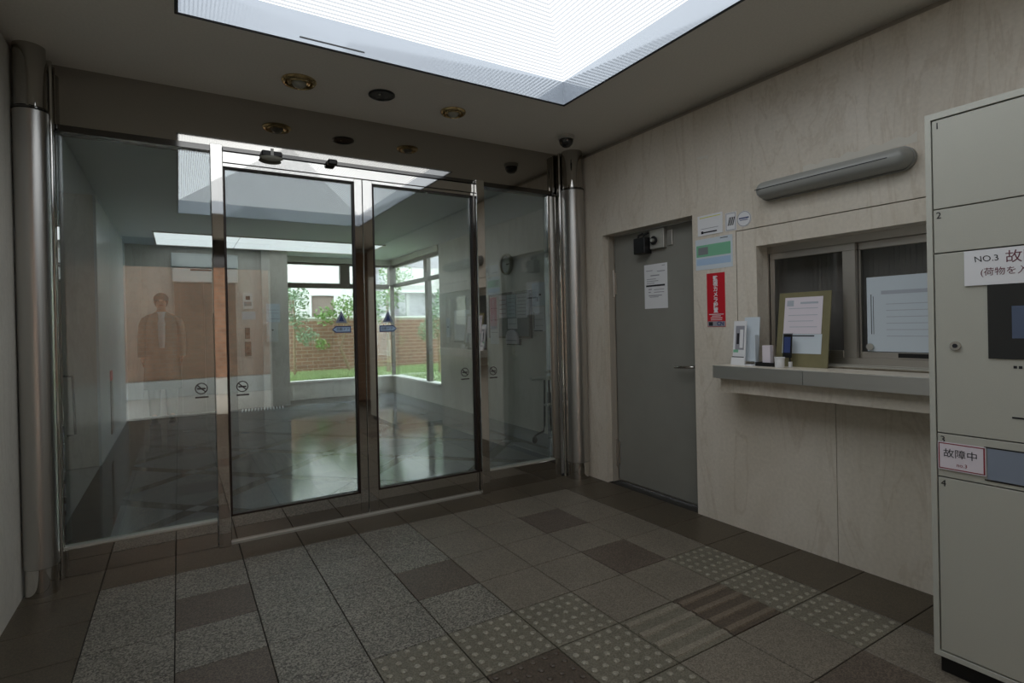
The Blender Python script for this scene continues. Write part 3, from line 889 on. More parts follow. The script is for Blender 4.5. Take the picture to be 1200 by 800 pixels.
# leaflet stand, small box, tray, cup and stamp stand on the counter
ls = thing('leaflet_stand', 'clear stand of printed leaflets at the counter end by the pier', 'leaflet stand', (2.985, -1.235, TZ))
def lean_y(name, mat, parent, poly, x0, x1):
    return B().prism(poly, 'x', x0, x1).build(name, mat, parent)
lean('leaflet', 'white', ls, -1.192, -1.268, TZ + 0.002, 1.176, 2.955, 0.10, 0.004)
lean('leaflet', 'paper_blue', ls, -1.232, -1.322, TZ + 0.02, 1.196, 2.990, 0.10, 0.004)
lean('picture', 'grey_line', ls, -1.205, -1.258, 1.02, 1.15, 2.9543, 0.10, 0.0005)
lean('picture_figure', 'ink', ls, -1.213, -1.228, 1.05, 1.11, 2.9537, 0.10, 0.0005)
lean('picture_figure', 'white', ls, -1.232, -1.252, 1.03, 1.13, 2.9537, 0.10, 0.0005)
lean('green_strip', 'green', ls, -1.195, -1.225, 1.005, 1.02, 2.9543, 0.10, 0.0005)
lean('front_lip', 'white', ls, -1.190, -1.272, TZ, 0.978, 2.945, 0.10, 0.003)
lean('lip_line', 'ink', ls, -1.195, -1.266, 0.979, 0.983, 2.944, 0.10, 0.003)
part('base', 'white', ls, (2.944, 3.02, -1.190, -1.320, TZ, TZ + 0.003))
lean_y('side_wing', 'paper_blue', ls, [(-1.318, TZ), (-1.322, TZ), (-1.322, 1.10), (-1.318, 1.10)], 2.97, 3.0)
tr = thing('tray', 'low black tray lying on the counter behind the paper block', 'tray', (3.02, -1.36, TZ))
part('tray_base', 'black', tr, (2.955, 3.045, -1.33, -1.43, TZ, TZ + 0.004))
part('rim', 'black', tr, (2.955, 2.960, -1.33, -1.43, TZ + .004, TZ + 0.02), (3.040, 3.045, -1.33, -1.43, TZ + .004, TZ + 0.02), (2.960, 3.040, -1.33, -1.335, TZ + .004, TZ + 0.02), (2.960, 3.040, -1.425, -1.43, TZ + .004, TZ + 0.02))
pb = thing('paper_block', 'small pinkish beige block of paper standing in black tray', 'paper block', (2.99, -1.385, TZ + 0.004))
part('paper_stack', 'paper_pink', pb, (2.975, 3.000, -1.358, -1.402, TZ + 0.0042, 1.045), bev=0.001)
part('cover', 'curtain', pb, (3.001, 3.006, -1.356, -1.404, TZ + 0.0042, 1.047))
cp = thing('cup', 'small plain white cup near the front edge of counter', 'cup', (2.935, -1.478, TZ))
B().lathe([(0.0, 0.002), (0.020, 0.0), (0.022, 0.004), (0.023, 0.052), (0.021, 0.052), (0.020, 0.006), (0, 0.006)], (2.935, -1.478, TZ), seg=28).build('body', 'white', cp)
B().lathe([(0.0231, 0.045), (0.0245, 0.047), (0.0245, 0.053), (0.021, 0.053)], (2.935, -1.478, TZ), seg=28).build('rim', 'white', cp)
sp = thing('stamp_stand', 'small dark blue stand with white base leaning before olive board', 'stand', (2.99, -1.49, TZ))
lean('panel', 'black', sp, -1.460, -1.505, 0.985, 1.105, 2.985, 0.10, 0.006)
lean('panel_face', 'blue', sp, -1.466, -1.499, 1.01, 1.090, 2.9838, 0.10, 0.001)
lean('top_edge', 'grey_line', sp, -1.460, -1.505, 1.105, 1.109, 2.985, 0.10, 0.006)
part('leg', 'black', sp, (2.985, 2.991, -1.462, -1.468, TZ, 0.99))
part('leg', 'black', sp, (2.985, 2.991, -1.497, -1.503, TZ, 0.99))
part('white_foot', 'white', sp, (2.982, 2.995, -1.495, -1.508, TZ, 0.965))

# wall lamp above the counter (switched off)
wl_ = thing('wall_lamp', 'long grey wall lamp with rounded ends, unlit, above reception window', 'lamp', (WX, -1.68, 1.81))
def capsule(y0, y1, zc, r, n=14):
    pts = []
    for k in range(n + 1):
        a = PI / 2 + PI * k / n
        pts.append((y0 - r - r * math.cos(PI - a) * -1 if False else y0 - r + r * math.cos(a) * -1, zc + r * math.sin(a)))
    for k in range(n + 1):
        a = -PI / 2 + PI * k / n
        pts.append((y1 + r - r * math.cos(a), zc + r * math.sin(a)))
    return pts
Z0, RR = 1.862, 0.052
B().prism(capsule(-1.326, -2.040, Z0, RR), 'x', WX - 0.022, WX - 0.0003).build('back_plate', 'lamp_body', wl_)
cv = B()
prof = [(-0.0, 0.046), (-0.018, 0.0455), (-0.035, 0.043), (-0.055, 0.035), (-0.068, 0.022), (-0.072, 0.0)]
loops = []
for dx, rr in prof:
    loops.append([(WX - 0.022 + dx, q[0], q[1]) for q in capsule(-1.330 - (0.046 - rr), -2.036 + (0.046 - rr), Z0, max(rr, 0.004), 12)])
for A, C in zip(loops, loops[1:]):
    for k in range(len(A)):
        j = (k + 1) % len(A)
        cv.face([A[k], A[j], C[j], C[k]], smooth=True)
cv.face(loops[-1], smooth=True)
bmesh.ops.remove_doubles(cv.bm, verts=list(cv.bm.verts), dist=1e-5)
bmesh.ops.recalc_face_normals(cv.bm, faces=list(cv.bm.faces))
cv.build('cover', 'lamp_grey', wl_)
part('seam_line', 'black', wl_, (WX - 0.095, WX - 0.0935, -1.345, -1.965, 1.861, 1.865))
part('end_switch', 'lamp_body', wl_, (WX - 0.085, WX - 0.060, -1.352, -1.395, 1.836, 1.848))

# ------------------------------------------------------------------ delivery locker
LKX = 2.471
lk = thing('delivery_locker', 'tall warm grey delivery locker with numbered doors against marble wall', 'locker', (2.75, -2.80, 0))
Y0L, Y1L = -2.286, -3.30
part('plinth', 'black', lk, (LKX + 0.025, WX - 0.005, Y0L - 0.01, Y1L + 0.01, 0, 0.060))
part('carcass', 'locker_frame', lk, (LKX + 0.045, WX - 0.003, Y0L, Y1L, 0.060, 1.842))
f = B()
f.box(LKX, LKX + 0.045, Y0L, Y0L - 0.016, 0.060, 1.842).box(LKX, LKX + 0.045, Y1L, Y1L + 0.016, 0.060, 1.842)
f.box(LKX, LKX + 0.045, Y0L - 0.016, Y1L + 0.016, 0.060, 0.076).box(LKX, LKX + 0.045, Y0L - 0.016, Y1L + 0.016, 1.822, 1.842)
f.build('front_frame', 'locker_frame', lk)
ya, yb = Y0L - 0.0195, Y1L + 0.0195
G = 0.0040
doors = {}
for nme, z0, z1 in (('1', 1.5275, 1.819), ('2', 1.3835, 1.5275), ('console', 0.797, 1.3835), ('3', 0.6535, 0.797), ('4', 0.079, 0.6535)):
    o = part('control_panel' if nme == 'console' else 'door', 'locker', lk, (LKX + 0.002, LKX + 0.040, ya, yb, z0 + G / 2, z1 - G / 2), bev=0.0008)
    doors[nme] = o
    if nme != 'console':
        text('door_number', nme, 0.030, (LKX + 0.0015, ya - 0.014, z1 - 0.021), RT, UP, 'ink', o, depth=0.0004)
cp_ = doors['console']
part('screen_bezel', 'screen', cp_, (LKX - 0.001, LKX + 0.004, -2.440, -2.72, 1.046, 1.290))
part('display', 'lcd', cp_, (LKX - 0.0015, LKX + 0.001, -2.496, -2.66, 1.108, 1.205))
part('screen_caption', 'ink', cp_, *[(LKX + 0.0012, LKX + 0.003, -2.497 - k * 0.012, -2.505 - k * 0.012, 1.018, 1.026) for k in range(8)])
part('card_slot', 'ink', cp_, (LKX + 0.0008, LKX + 0.003, -2.492, -2.62, 0.868, 0.873))
B().lathe([(0.014, -0.006), (0.015, 0.0)], (LKX + 0.002, -2.358, 1.083), axis='x', seg=22).build('key_lock', 'mirror_steel', cp_)
B().lathe([(0.007, -0.0068), (0.007, -0.006)], (LKX + 0.002, -2.358, 1.083), axis='x', seg=14).build('keyway', 'ink', cp_)
dp = part('slot_flap', 'flap', doors['3'], (LKX + 0.0005, LKX + 0.003, -2.432, -2.70, 0.672, 0.768))
part('slot_edge', 'black', doors['3'], (LKX + 0.0003, LKX + 0.003, -2.425, -2.70, 0.768, 0.772), (LKX + 0.0003, LKX + 0.003, -2.425, -2.70, 0.667, 0.671))

def paper_on(name, label, y0, y1, z0, z1, mat='white'):
    p = thing(name, label, 'paper notice', (LKX, (y0 + y1) / 2, z0))
    part('sheet', mat, p, (LKX - 0.0026, LKX - 0.0014, y0, y1, z0, z1))
    return p
px_ = LKX - 0.0029
p = paper_on('taped_notice', 'handwritten white notice taped over the top of locker screen', -2.385, -2.70, 1.272, 1.381)
text('handwriting', 'NO.3', 0.026, (px_, -2.440, 1.352), RT, (0, 0.12, 1), 'ink', p, depth=0.0002)
text('handwriting', '故障中', 0.040, (px_, -2.483, 1.350), RT, UP, 'pen_dark', p, align='LEFT', depth=0.0002)
text('handwriting', '(荷物を入れ', 0.026, (px_, -2.424, 1.310), RT, UP, 'pen_dark', p, align='LEFT', depth=0.0002)
p = paper_on('taped_notice', 'small red-bordered handwritten slip taped on the number 3 locker door', -2.307, -2.430, 0.680, 0.770, 'paper_pink')
part('red_border', 'pen_red', p, (px_, px_ + 0.0003, -2.309, -2.312, 0.683, 0.767), (px_, px_ + 0.0003, -2.424, -2.428, 0.683, 0.767), (px_, px_ + 0.0003, -2.309, -2.428, 0.764, 0.767), (px_, px_ + 0.0003, -2.309, -2.428, 0.683, 0.686))
text('handwriting', '故障中', 0.030, (px_, -2.366, 0.733), RT, UP, 'ink', p, depth=0.0002)
text('handwriting', 'no.3', 0.016, (px_, -2.370, 0.700), RT, UP, 'pen_red', p, depth=0.0002)

# ------------------------------------------------------------------ ceiling fittings
def downlight(x, y, r, label):
    d = thing('downlight', label, 'downlight', (x, y, CZ), 'brass downlights in the entrance ceiling')
    B().lathe([(r, 0.0), (r, -0.006), (r * 0.9, -0.016), (r * 0.78, -0.018), (r * 0.74, -0.010), (r * 0.74, 0.0)], (x, y, CZ), seg=40).build('rim', 'brass', d)
    B().lathe([(r * 0.73, -0.001), (r * 0.70, -0.012), (r * 0.62, -0.018), (r * 0.4, -0.010), (0, -0.006)], (x, y, CZ), seg=32).build('reflector', 'brass', d)
    B().ball((x, y, CZ - 0.010), r * 0.42, (1, 1, 0.75)).build('bulb', 'frost', d)
downlight(0.912, -0.097, 0.088, 'larger brass downlight at the entrance ceiling edge over the left door')
downlight(1.812, -0.107, 0.078, 'smaller brass downlight over the door closer to clock wall')
d = thing('ceiling_speaker', 'dark round ceiling fitting between the two brass downlights', 'ceiling fitting', (1.350, -0.138, CZ))
B().lathe([(0.074, 0), (0.074, -0.006), (0.066, -0.010), (0.062, -0.004), (0, -0.003)], (1.350, -0.138, CZ), seg=40).build('ring', 'dark_lens', d)
B().ball((1.335, -0.145, CZ - 0.004), 0.006).build('indicator', 'frost', d)
d = thing('dome_camera', 'small dark dome security camera on ceiling by the steel column', 'camera', (2.70, -0.085, CZ))
B().lathe([(0.058, 0), (0.058, -0.020), (0.052, -0.026)], (2.70, -0.085, CZ), seg=36).build('base', 'cam_grey', d)
B().lathe([(0.050, -0.026), (0.049, -0.040), (0.042, -0.058), (0.026, -0.073), (0, -0.079)], (2.70, -0.085, CZ), seg=36).build('dome', 'smoke', d)

# ------------------------------------------------------------------ lobby beyond the glass
floor2 = struct(B().box(-1.7, RX + 0.2, 0.302, WY + 0.2, -0.06, -0.0012).build('floor_lobby', 'lobby_floor'))
A_ = 0.555                                 # half diagonal of the lattice
NX, NY = 1.53, 4.40
s2_ = math.sqrt(2)
big = A_ * s2_ / 2 - 0.055 * 1.0           # half side of the large squares
def diamond(name, cx, cy, hs, mat):
    r = hs * s2_
    poly = [(cx - r, cy), (cx, cy - r), (cx + r, cy), (cx, cy + r)]
    # clip to the lobby field
    def clip(poly, axis, lim, keep_less):
        out = []
        for i in range(len(poly)):
            p, q = poly[i], poly[(i + 1) % len(poly)]
            ip = (p[axis] <= lim) if keep_less else (p[axis] >= lim)
            iq = (q[axis] <= lim) if keep_less else (q[axis] >= lim)
            if ip: out.append(p)
            if ip != iq:
                t = (lim - p[axis]) / (q[axis] - p[axis])
                out.append((p[0] + t * (q[0] - p[0]), p[1] + t * (q[1] - p[1])))
        return out
    for ax, lim, less in ((0, -0.03, False), (0, 3.30, True), (1, 0.62, False), (1, 5.90, True)):
        if poly: poly = clip(poly, ax, lim, less)
    if len(poly) < 3: return
    area = abs(sum(poly[i][0] * poly[(i + 1) % len(poly)][1] - poly[(i + 1) % len(poly)][0] * poly[i][1] for i in range(len(poly)))) / 2
    if area < 0.002: return
    B().prism(poly, 'z', -0.001, 0.0).build(name, mat, floor2)
for i in range(-9, 10):
    for j in range(-9, 10):
        cx, cy = NX + (i + j) * A_, NY + (i - j) * A_
        diamond('lattice_tile', cx, cy, 0.050, 'lobby_accent')
        diamond('floor_tile', cx + A_, cy, big, 'lobby_tile')
part('border_slab', 'lobby_tile', floor2, (3.36, RX, 0.62, WY, -0.001, 0.0), (-1.68, -0.29, 0.62, 2.9, -0.001, 0.0))

struct(B().box(-1.7, RX + 0.2, 0.36, WY + 0.2, LZ, LZ + 0.1).build('ceiling_lobby', 'lobby_ceiling'))
struct(B().box(-1.9, RX + 0.2, 0.34, WY + 0.2, LZ + 0.17, LZ + 0.25).build('roof_lobby', 'core'))
# right lobby wall with window cut out, return wall by the column
w = B()
w.box(RX, RX + 0.2, 0.34, 4.39, 0, LZ).box(RX, RX + 0.2, 4.39, WY + 0.2, 0, 0.29).box(RX, RX + 0.2, 4.39, WY + 0.2, 2.335, LZ)
wall_clock = struct(w.build('wall_lobby_right', 'lobby_marble'))
struct(B().box(2.90, RX + 0.2, 0.335, 0.45, 0, 2.62).build('wall_return', 'lobby_marble'))
struct(B().box(1.83, RX, WY, WY + 0.2, 0, 0.29).box(1.83, RX, WY, WY + 0.2, 2.335, LZ).build('wall_window_low', 'lobby_marble'))
we = struct(B().box(-0.30, 1.83, EY, EY + 0.7, 0, LZ).build('wall_elevator', 'lobby_marble'))
part('corner_pilaster', 'lobby_marble', we, (1.45, 1.83, EY - 0.06, EY, 0, LZ))
part('left_pilaster', 'lobby_marble', we, (-0.28, -0.10, EY - 0.05, EY, 0, LZ))
wp = struct(B().box(-1.7, -0.30, 2.93, 3.1, 0, LZ).box(-0.42, -0.30, 3.1, EY + 0.7, 0, LZ).build('wall_partition', 'lobby_marble'))
for k in range(3):
    y0 = 2.93 + k * 1.025
    part('white_panel', 'white_panel', wp, (-0.30, -0.28, y0 + 0.003, y0 + 1.02, 0.0, LZ))
struct(B().box(-1.9, -1.7, 0.3, 3.1, 0, LZ).box(-1.9, LX - 0.2, 0.30, 0.34, 0, LZ).build('wall_lobby_left', 'lobby_marble'))
st = thing('wall_strip', 'narrow dark upright strip with red top on white lobby panel', 'sign', (-0.28, 3.82, 0.15))
part('strip', 'black', st, (-0.2798, -0.270, 3.74, 3.90, 0.15, 0.70))
part('red_top', 'red', st, (-0.2798, -0.269, 3.74, 3.90, 0.70, 0.80))

# elevator
el = thing('elevator', 'steel elevator doorway under a white header box at the lobby end', 'elevator', (0.70, EY, 0))
hd = part('header_box', 'white_metal', el, (0.262, 1.125, EY - 0.10, EY - 0.001, 2.125, 2.325), bev=0.01)
hd2 = part('header_box', 'white_metal', el, (0.272, 1.120, EY - 0.085, EY - 0.001, 1.905, 2.110), bev=0.01)
part('floor_indicator', 'black', hd2, (0.50, 0.95, EY - 0.09, EY - 0.084, 2.075, 2.100))
part('door_panel', 'elev_steel', el, (0.37, 0.665, EY - 0.02, EY - 0.001, 0.01, 1.90))
part('door_panel', 'elev_steel', el, (0.669, 0.985, EY - 0.03, EY - 0.001, 0.01, 1.90))
part('jamb', 'elev_steel', el, (0.295, 0.368, EY - 0.07, EY - 0.001, 0, 1.904))
part('jamb', 'elev_steel', el, (0.988, 1.085, EY - 0.07, EY - 0.001, 0, 1.904))
part('sill', 'frame_light', el, (0.37, 0.985, EY - 0.12, EY - 0.031, 0.0005, 0.006))

def wall_box(name, label, cat, x0, x1, z0, z1, mat, depth, extra, group=None, ey=EY):
    t = thing(name, label, cat, ((x0 + x1) / 2, ey, z0), group)
    part('plate', mat, t, (x0, x1, ey - depth, ey - 0.0005, z0, z1), bev=0.002)
    for nme, mt, a, b_, c, d_ in extra:
        part(nme, mt, t, (a, b_, ey - depth - 0.004, ey - depth - 0.0002, c, d_))
    return t
wall_box('intercom', 'white framed intercom with dark lens beside elevator', 'intercom', 1.185, 1.325, 1.52, 1.76, 'white_metal', 0.02,
         [('lens', 'black', 1.225, 1.285, 1.66, 1.72), ('speaker', 'cork', 1.205, 1.305, 1.57, 1.63)])
wall_box('small_notice', 'plain pale notice card under the elevator intercom', 'notice', 1.17, 1.36, 1.36, 1.48, 'paper_blue', 0.003, [])
wall_box('call_button_panel', 'bronze upper elevator call panel with one dark button', 'panel', 1.205, 1.275, 1.065, 1.235, 'frame_dark', 0.012, [('button', 'black', 1.222, 1.258, 1.12, 1.155)])
wall_box('call_button_panel', 'bronze lower elevator call panel with slanted dark mark', 'panel', 1.20, 1.290, 0.80, 1.02, 'frame_dark', 0.012, [('button', 'black', 1.225, 1.265, 0.90, 0.95), ('lower_button', 'black', 1.225, 1.265, 0.83, 0.86)])
wall_box('wall_poster', 'pale blue printed sheet on the corner pilaster by the window', 'poster', 1.505, 1.705, 1.31, 1.60, 'paper_blue', 0.003,
         [('print', 'grey_line', 1.53, 1.68, 1.50, 1.505), ('print', 'grey_line', 1.53, 1.68, 1.45, 1.455), ('print', 'grey_line', 1.55, 1.70, 1.36, 1.366)], ey=EY - 0.06)
wall_box('post_slot_box', 'white wall box with black dot below the blue sheet', 'box', 1.500, 1.665, 1.01, 1.30, 'white_metal', 0.06, [('dot', 'black', 1.575, 1.595, 1.18, 1.20)], ey=EY - 0.06)

# steel grating strip on the lobby floor before the pilaster
gt = thing('floor_grating', 'pale slatted grating strip on lobby floor below the button panels', 'grating', (1.40, 5.72, 0))
for k in range(14):
    x0 = 1.10 + k * 0.043
    B().prism([(x0, 5.62), (x0 + 0.020, 5.62), (x0 + 0.05, 5.86), (x0 + 0.03, 5.86)], 'z', 0.0005, 0.012).build('slat', 'white_metal', gt)

# luminous panel in the lobby ceiling
lp = thing('lobby_ceiling_light', 'wide white luminous panel in lobby ceiling before the windows', 'ceiling light', (1.6, 5.4, LZ))
for k in range(3):
    x0 = 0.10 + k * 0.97
    part('diffuser', 'panel_light', lp, (x0, x0 + 0.955, 4.75, 5.82, LZ - 0.012, LZ - 0.002))
part('frame', 'frame_light', lp, (0.08, 0.098, 4.73, 5.84, LZ - 0.016, LZ - 0.0005), (3.01, 3.03, 4.73, 5.84, LZ - 0.016, LZ - 0.0005), (0.08, 3.03, 4.73, 4.748, LZ - 0.016, LZ - 0.0005), (0.08, 3.03, 5.822, 5.84, LZ - 0.016, LZ - 0.0005))

# windows of the lobby
w2 = B()
w2.box(1.83, 1.88, WY + 0.04, WY + 0.10, 0.29, 2.335).box(1.88, RX - 0.04, WY + 0.04, WY + 0.10, 2.30, 2.335)
w2.box(1.88, RX - 0.04, WY + 0.03, WY + 0.11, 1.90, 1.985).box(2.80, 2.97, WY + 0.03, WY + 0.11, 1.985, 2.30)
w2.box(RX - 0.04, RX + 0.08, WY - 0.02, WY + 0.12, 1.96, 2.335).box(RX - 0.005, RX + 0.055, WY + 0.02, WY + 0.08, 0.29, 1.96)
w2 = struct(w2.build('window_2', 'frame_dark'))
part('sill', 'bldg_white', w2, (1.83, RX + 0.05, WY - 0.03, WY + 0.14, 0.29, 0.315))
part('pane', 'window_pane', w2, (1.88, RX - 0.005, WY + 0.060, WY + 0.068, 0.315, 1.90))
part('pane', 'window_pane', w2, (1.88, 2.80, WY + 0.060, WY + 0.068, 1.985, 2.30))
part('pane', 'window_pane', w2, (2.97, RX - 0.04, WY + 0.060, WY + 0.068, 1.985, 2.30))
w3 = B()
w3.box(RX + 0.04, RX + 0.10, 4.39, 4.43, 0.29, 2.335).box(RX + 0.04, RX + 0.10, 4.43, WY - 0.02, 2.29, 2.335)
w3.box(RX + 0.02, RX + 0.10, 4.43, WY - 0.02, 1.93, 1.99).box(RX + 0.03, RX + 0.10, 4.90, 5.01, 0.29, 1.93).box(RX + 0.03, RX + 0.10, 4.92, 5.05, 1.99, 2.29)
w3 = struct(w3.build('window_3', 'frame_dark'))
part('sill', 'bldg_white', w3, (RX - 0.03, RX + 0.14, 4.39, WY - 0.035, 0.29, 0.315))
for (a, b_, c, d_) in ((4.43, 4.90, 0.315, 1.93), (5.01, WY + 0.02, 0.315, 1.93), (4.43, 4.92, 1.99, 2.29), (5.05, WY - 0.02, 1.99, 2.29)):
    part('pane', 'window_pane', w3, (RX + 0.062, RX + 0.070, a, b_, c, d_))
part('lintel_band', 'frame_light', w3, (RX - 0.02, RX + 0.03, 4.39, WY - 0.03, 2.335, LZ - 0.002))
part('lintel_band', 'frame_light', w2, (1.83, RX + 0.03, WY - 0.03, WY + 0.02, 2.335, LZ - 0.002))

# clock, notice board and papers on the clock wall
ck = thing('wall_clock', 'round pale rimmed wall clock high on the lobby wall', 'clock', (RX, 2.40, 1.785))
CC = (RX, 2.40, 1.912)
B().lathe([(0.125, -0.0005), (0.130, -0.025), (0.118, -0.045), (0.108, -0.040), (0.106, -0.020), (0.106, -0.0005)], CC, axis='x', seg=40).build('rim', 'clock_rim', ck)
B().lathe([(0.106, -0.001), (0.106, -0.018)], CC, axis='x', seg=36).build('face', 'white', ck)
hb = B()
hb.box(RX - 0.021, RX - 0.019, 2.40 - 0.068, 2.40, 1.910, 1.917).box(RX - 0.024, RX - 0.022, 2.34, 2.40, 1.902, 1.909)
hb.build('hands', 'ink', ck)
for k in range(12):
    a = k * PI / 6
    yy, zz = 2.40 + 0.092 * math.sin(a), 1.912 + 0.092 * math.cos(a)
    part('hour_mark', 'ink', ck, (RX - 0.0190, RX - 0.0182, yy - 0.005, yy + 0.005, zz - 0.005, zz + 0.005))

nb = thing('bulletin_board', 'bronze framed grey bulletin board on the clock wall with pinned sheets', 'board', (RX, 2.37, 1.03))
part('felt', 'cork', nb, (RX - 0.0272, RX - 0.0005, 1.93, 2.81, 1.05, 1.555))
part('frame', 'board_frame', nb, (RX - 0.028, RX - 0.0005, 1.905, 2.835, 1.545, 1.575), (RX - 0.028, RX - 0.0005, 1.905, 2.835, 1.030, 1.055), (RX - 0.028, RX - 0.0005, 1.905, 1.93, 1.055, 1.545), (RX - 0.028, RX - 0.0005, 2.81, 2.835, 1.055, 1.545))
def pinned(label, y0, y1, z0, z1, mat, dx=0.0285, lines=3, col_='grey_line'):
    t = thing('pinned_sheet', label, 'notice', (RX - dx, (y0 + y1) / 2, z0), 'sheets around the bulletin board')
    part('sheet', mat, t, (RX - dx - 0.0015, RX - dx, y0, y1, z0, z1))
    part('print', col_, t, *[(RX - dx - 0.0022, RX - dx - 0.0016, y0 + 0.02, y1 - 0.03, z1 - (k + 1) * (z1 - z0) / (lines + 1) - 0.006, z1 - (k + 1) * (z1 - z0) / (lines + 1)) for k in range(lines)])
    return t
pinned('blank white sheet at the top window side of the bulletin board', 2.60, 2.80, 1.255, 1.545, 'white', lines=1)
pinned('sheet with red print in the upper middle of bulletin board', 2.40, 2.59, 1.275, 1.545, 'paper_pink', lines=4, col_='pen_red')
pinned('pale blue printed sheet in the upper middle of bulletin board', 2.20, 2.39, 1.275, 1.545, 'paper_blue', lines=5)
pinned('white printed sheet at the top steel column side of bulletin board', 1.96, 2.19, 1.265, 1.54, 'white', lines=6)
pinned('long white sheet hanging below the lower window side of board frame', 2.59, 2.80, 0.955, 1.25, 'white', dx=0.030, lines=1)
pinned('small white sheet pinned at centre of the board below the blue sheet', 2.17, 2.38, 1.14, 1.265, 'white', lines=1)
lf = thing('leaflet_holder', 'rounded pinkish leaflet holder hanging under the bulletin board', 'leaflet holder', (RX, 2.27, 0.96))
B().prism([(2.14, 0.965), (2.40, 0.965), (2.40, 1.06), (2.36, 1.115), (2.30, 1.13), (2.22, 1.125), (2.16, 1.09), (2.14, 1.05)], 'x', RX - 0.050, RX - 0.030).build('leaflets', 'paper_pink', lf)
part('pocket', 'frame_dark', lf, (RX - 0.030, RX - 0.0005, 2.13, 2.41, 0.950, 1.02))
part('band', 'grey_line', lf, (RX - 0.052, RX - 0.0502, 2.15, 2.39, 1.0, 1.01))
def wallsheet(label, y0, y1, z0, z1, mat, lines, extra=None):
    t = thing('wall_sheet', label, 'notice', (RX, (y0 + y1) / 2, z0))
    part('sheet', mat, t, (RX - 0.003, RX - 0.0005, y0, y1, z0, z1))
    if lines:
        part('print', 'grey_line', t, *[(RX - 0.0038, RX - 0.0031, y0 + 0.03, y1 - 0.03, z1 - (k + 1) * (z1 - z0) / (lines + 1) - 0.005, z1 - (k + 1) * (z1 - z0) / (lines + 1)) for k in range(lines)])
    if extra: part('dark_mark', 'ink', t, *[(RX - 0.0038, RX - 0.0031) + e for e in extra])
    return t
wallsheet('pale blue sheet with dark marks beside the board nearest the column', 1.62, 1.89, 1.385, 1.645, 'paper_blue', 0, [(1.72, 1.76, 1.50, 1.52), (1.78, 1.80, 1.44, 1.48)])
wallsheet('white sheet with dark left and bottom rule under the marked blue sheet', 1.66, 1.87, 1.11, 1.375, 'white', 3, [(1.855, 1.868, 1.14, 1.32), (1.70, 1.868, 1.112, 1.122)])
wallsheet('narrow white list with red heading at the window side of board', 2.86, 3.02, 1.03, 1.52, 'paper_pink', 8)
wallsheet('pale framed print alone on wall between board and window', 3.52, 3.80, 1.21, 1.60, 'frame_light', 0)
wallsheet('slim white switch plate on wall close to the window', 4.03, 4.16, 1.03, 1.31, 'white', 0, [(4.08, 4.11, 1.17, 1.19)])

# ------------------------------------------------------------------ garden and houses beyond the windows
gd = struct(B().box(-1.0, 9.0, WY + 0.2, 13.0, -0.06, 0.27).box(RX + 0.2, 9.0, 1.0, WY + 0.2, -0.06, 0.27).build('garden_ground', 'mortar'))
gr = B()
rnd = random.Random(3)
for _ in range(15000):
    if rnd.random() < 0.8: x, y = rnd.uniform(1.5, 6.5), rnd.uniform(WY + 0.25, 8.95)
    else: x, y = rnd.uniform(RX + 0.25, 6.5), rnd.uniform(4.2, WY + 0.25)
    a = rnd.uniform(0, PI); hgt = rnd.uniform(0.03, 0.07); wd = 0.012
    dx, dy = math.cos(a) * wd, math.sin(a) * wd
    lx, ly = rnd.uniform(-.02, .02), rnd.uniform(-.02, .02)
    gr.face([(x - dx, y - dy, 0.268), (x + dx, y + dy, 0.268), (x + lx, y + ly, 0.27 + hgt)])
turf = struct(B().box(-1.0, 9.0, WY + 0.2, 9.1, 0.27, 0.275).box(RX + 0.2, 9.0, 1.0, WY + 0.2, 0.27, 0.275).build('garden_turf', 'grass'))
g = gr.build('grass', 'grass', turf); g['kind'] = 'stuff'

def brick_wall(name, label, x0, x1, y, z0, z1, face, mat, mortar='brick_mortar', bw=0.21, bh=0.065, gap=0.014, near=300, lo=None, hi=None):
    """running-bond wall; face = -1 bricks look towards -y, +1 towards +y"""
    t = thing(name, label, 'wall', ((x0 + x1) / 2, y, z0))
    part('mortar_core', mortar, t, (x0, x1, y, y - face * 0.2, z0, z1))
    rows = int((z1 - z0) / (bh + gap))
    b = B()
    rr = random.Random(11)
    mesh = None
    for r in range(rows):
        off = (r % 2) * (bw + gap) / 2
        x = x0 - off
        while x < x1:
            a, c = max(x, x0), min(x + bw, x1)
            if c - a > 0.03:
                pr = 0.004 + rr.random() * 0.006
                b.box(a, c, y + face * pr, y - face * 0.01, z0 + r * (bh + gap) + gap / 2, z0 + r * (bh + gap) + gap / 2 + bh)
            x += bw + gap
    o = b.build('bricks', mat, t)
    o['kind'] = 'stuff'
    part('coping', 'bldg_white', t, (x0, x1, y + face * 0.02, y - face * 0.22, z1, z1 + 0.04))
brick_wall('brick_wall', 'red brown brick garden wall behind the trees', 0.8, 7.5, 9.0, 0.27, 1.42, -1, 'brick')

h1 = thing('house', 'white rendered house with brown shutter behind the garden wall', 'house', (2.6, 11.4, 0))
part('wall', 'bldg_white', h1, (-1.0, 4.75, 11.2, 13.5, 0, 6.0))
wv = part('window', 'bldg_win', h1, (3.24, 3.80, 11.16, 11.199, 1.42, 2.05))
part('window_frame', 'bldg_white', wv, (3.18, 3.24, 11.10, 11.159, 1.36, 2.11), (3.80, 3.86, 11.10, 11.159, 1.36, 2.11), (3.24, 3.80, 11.10, 11.159, 2.05, 2.11))
wv = part('window', 'bldg_win', h1, (2.55, 2.80, 11.16, 11.199, 1.42, 2.05))
h2 = thing('house', 'lilac grey concrete house past the corner of the garden', 'house', (7.2, 11.0, 0))
part('wall', 'bldg_grey', h2, (5.0, 10.5, 10.6, 13.5, 0, 6.0))
part('wall', 'bldg_grey', h2, (8.2, 10.5, 4.0, 10.6, 0, 6.0))
part('balcony', 'bldg_white', h2, (5.0, 8.2, 10.2, 10.59, 2.1, 2.75))
part('pipe', 'frame_light', h2, (5.55, 5.62, 10.5, 10.59, 0, 6.0))

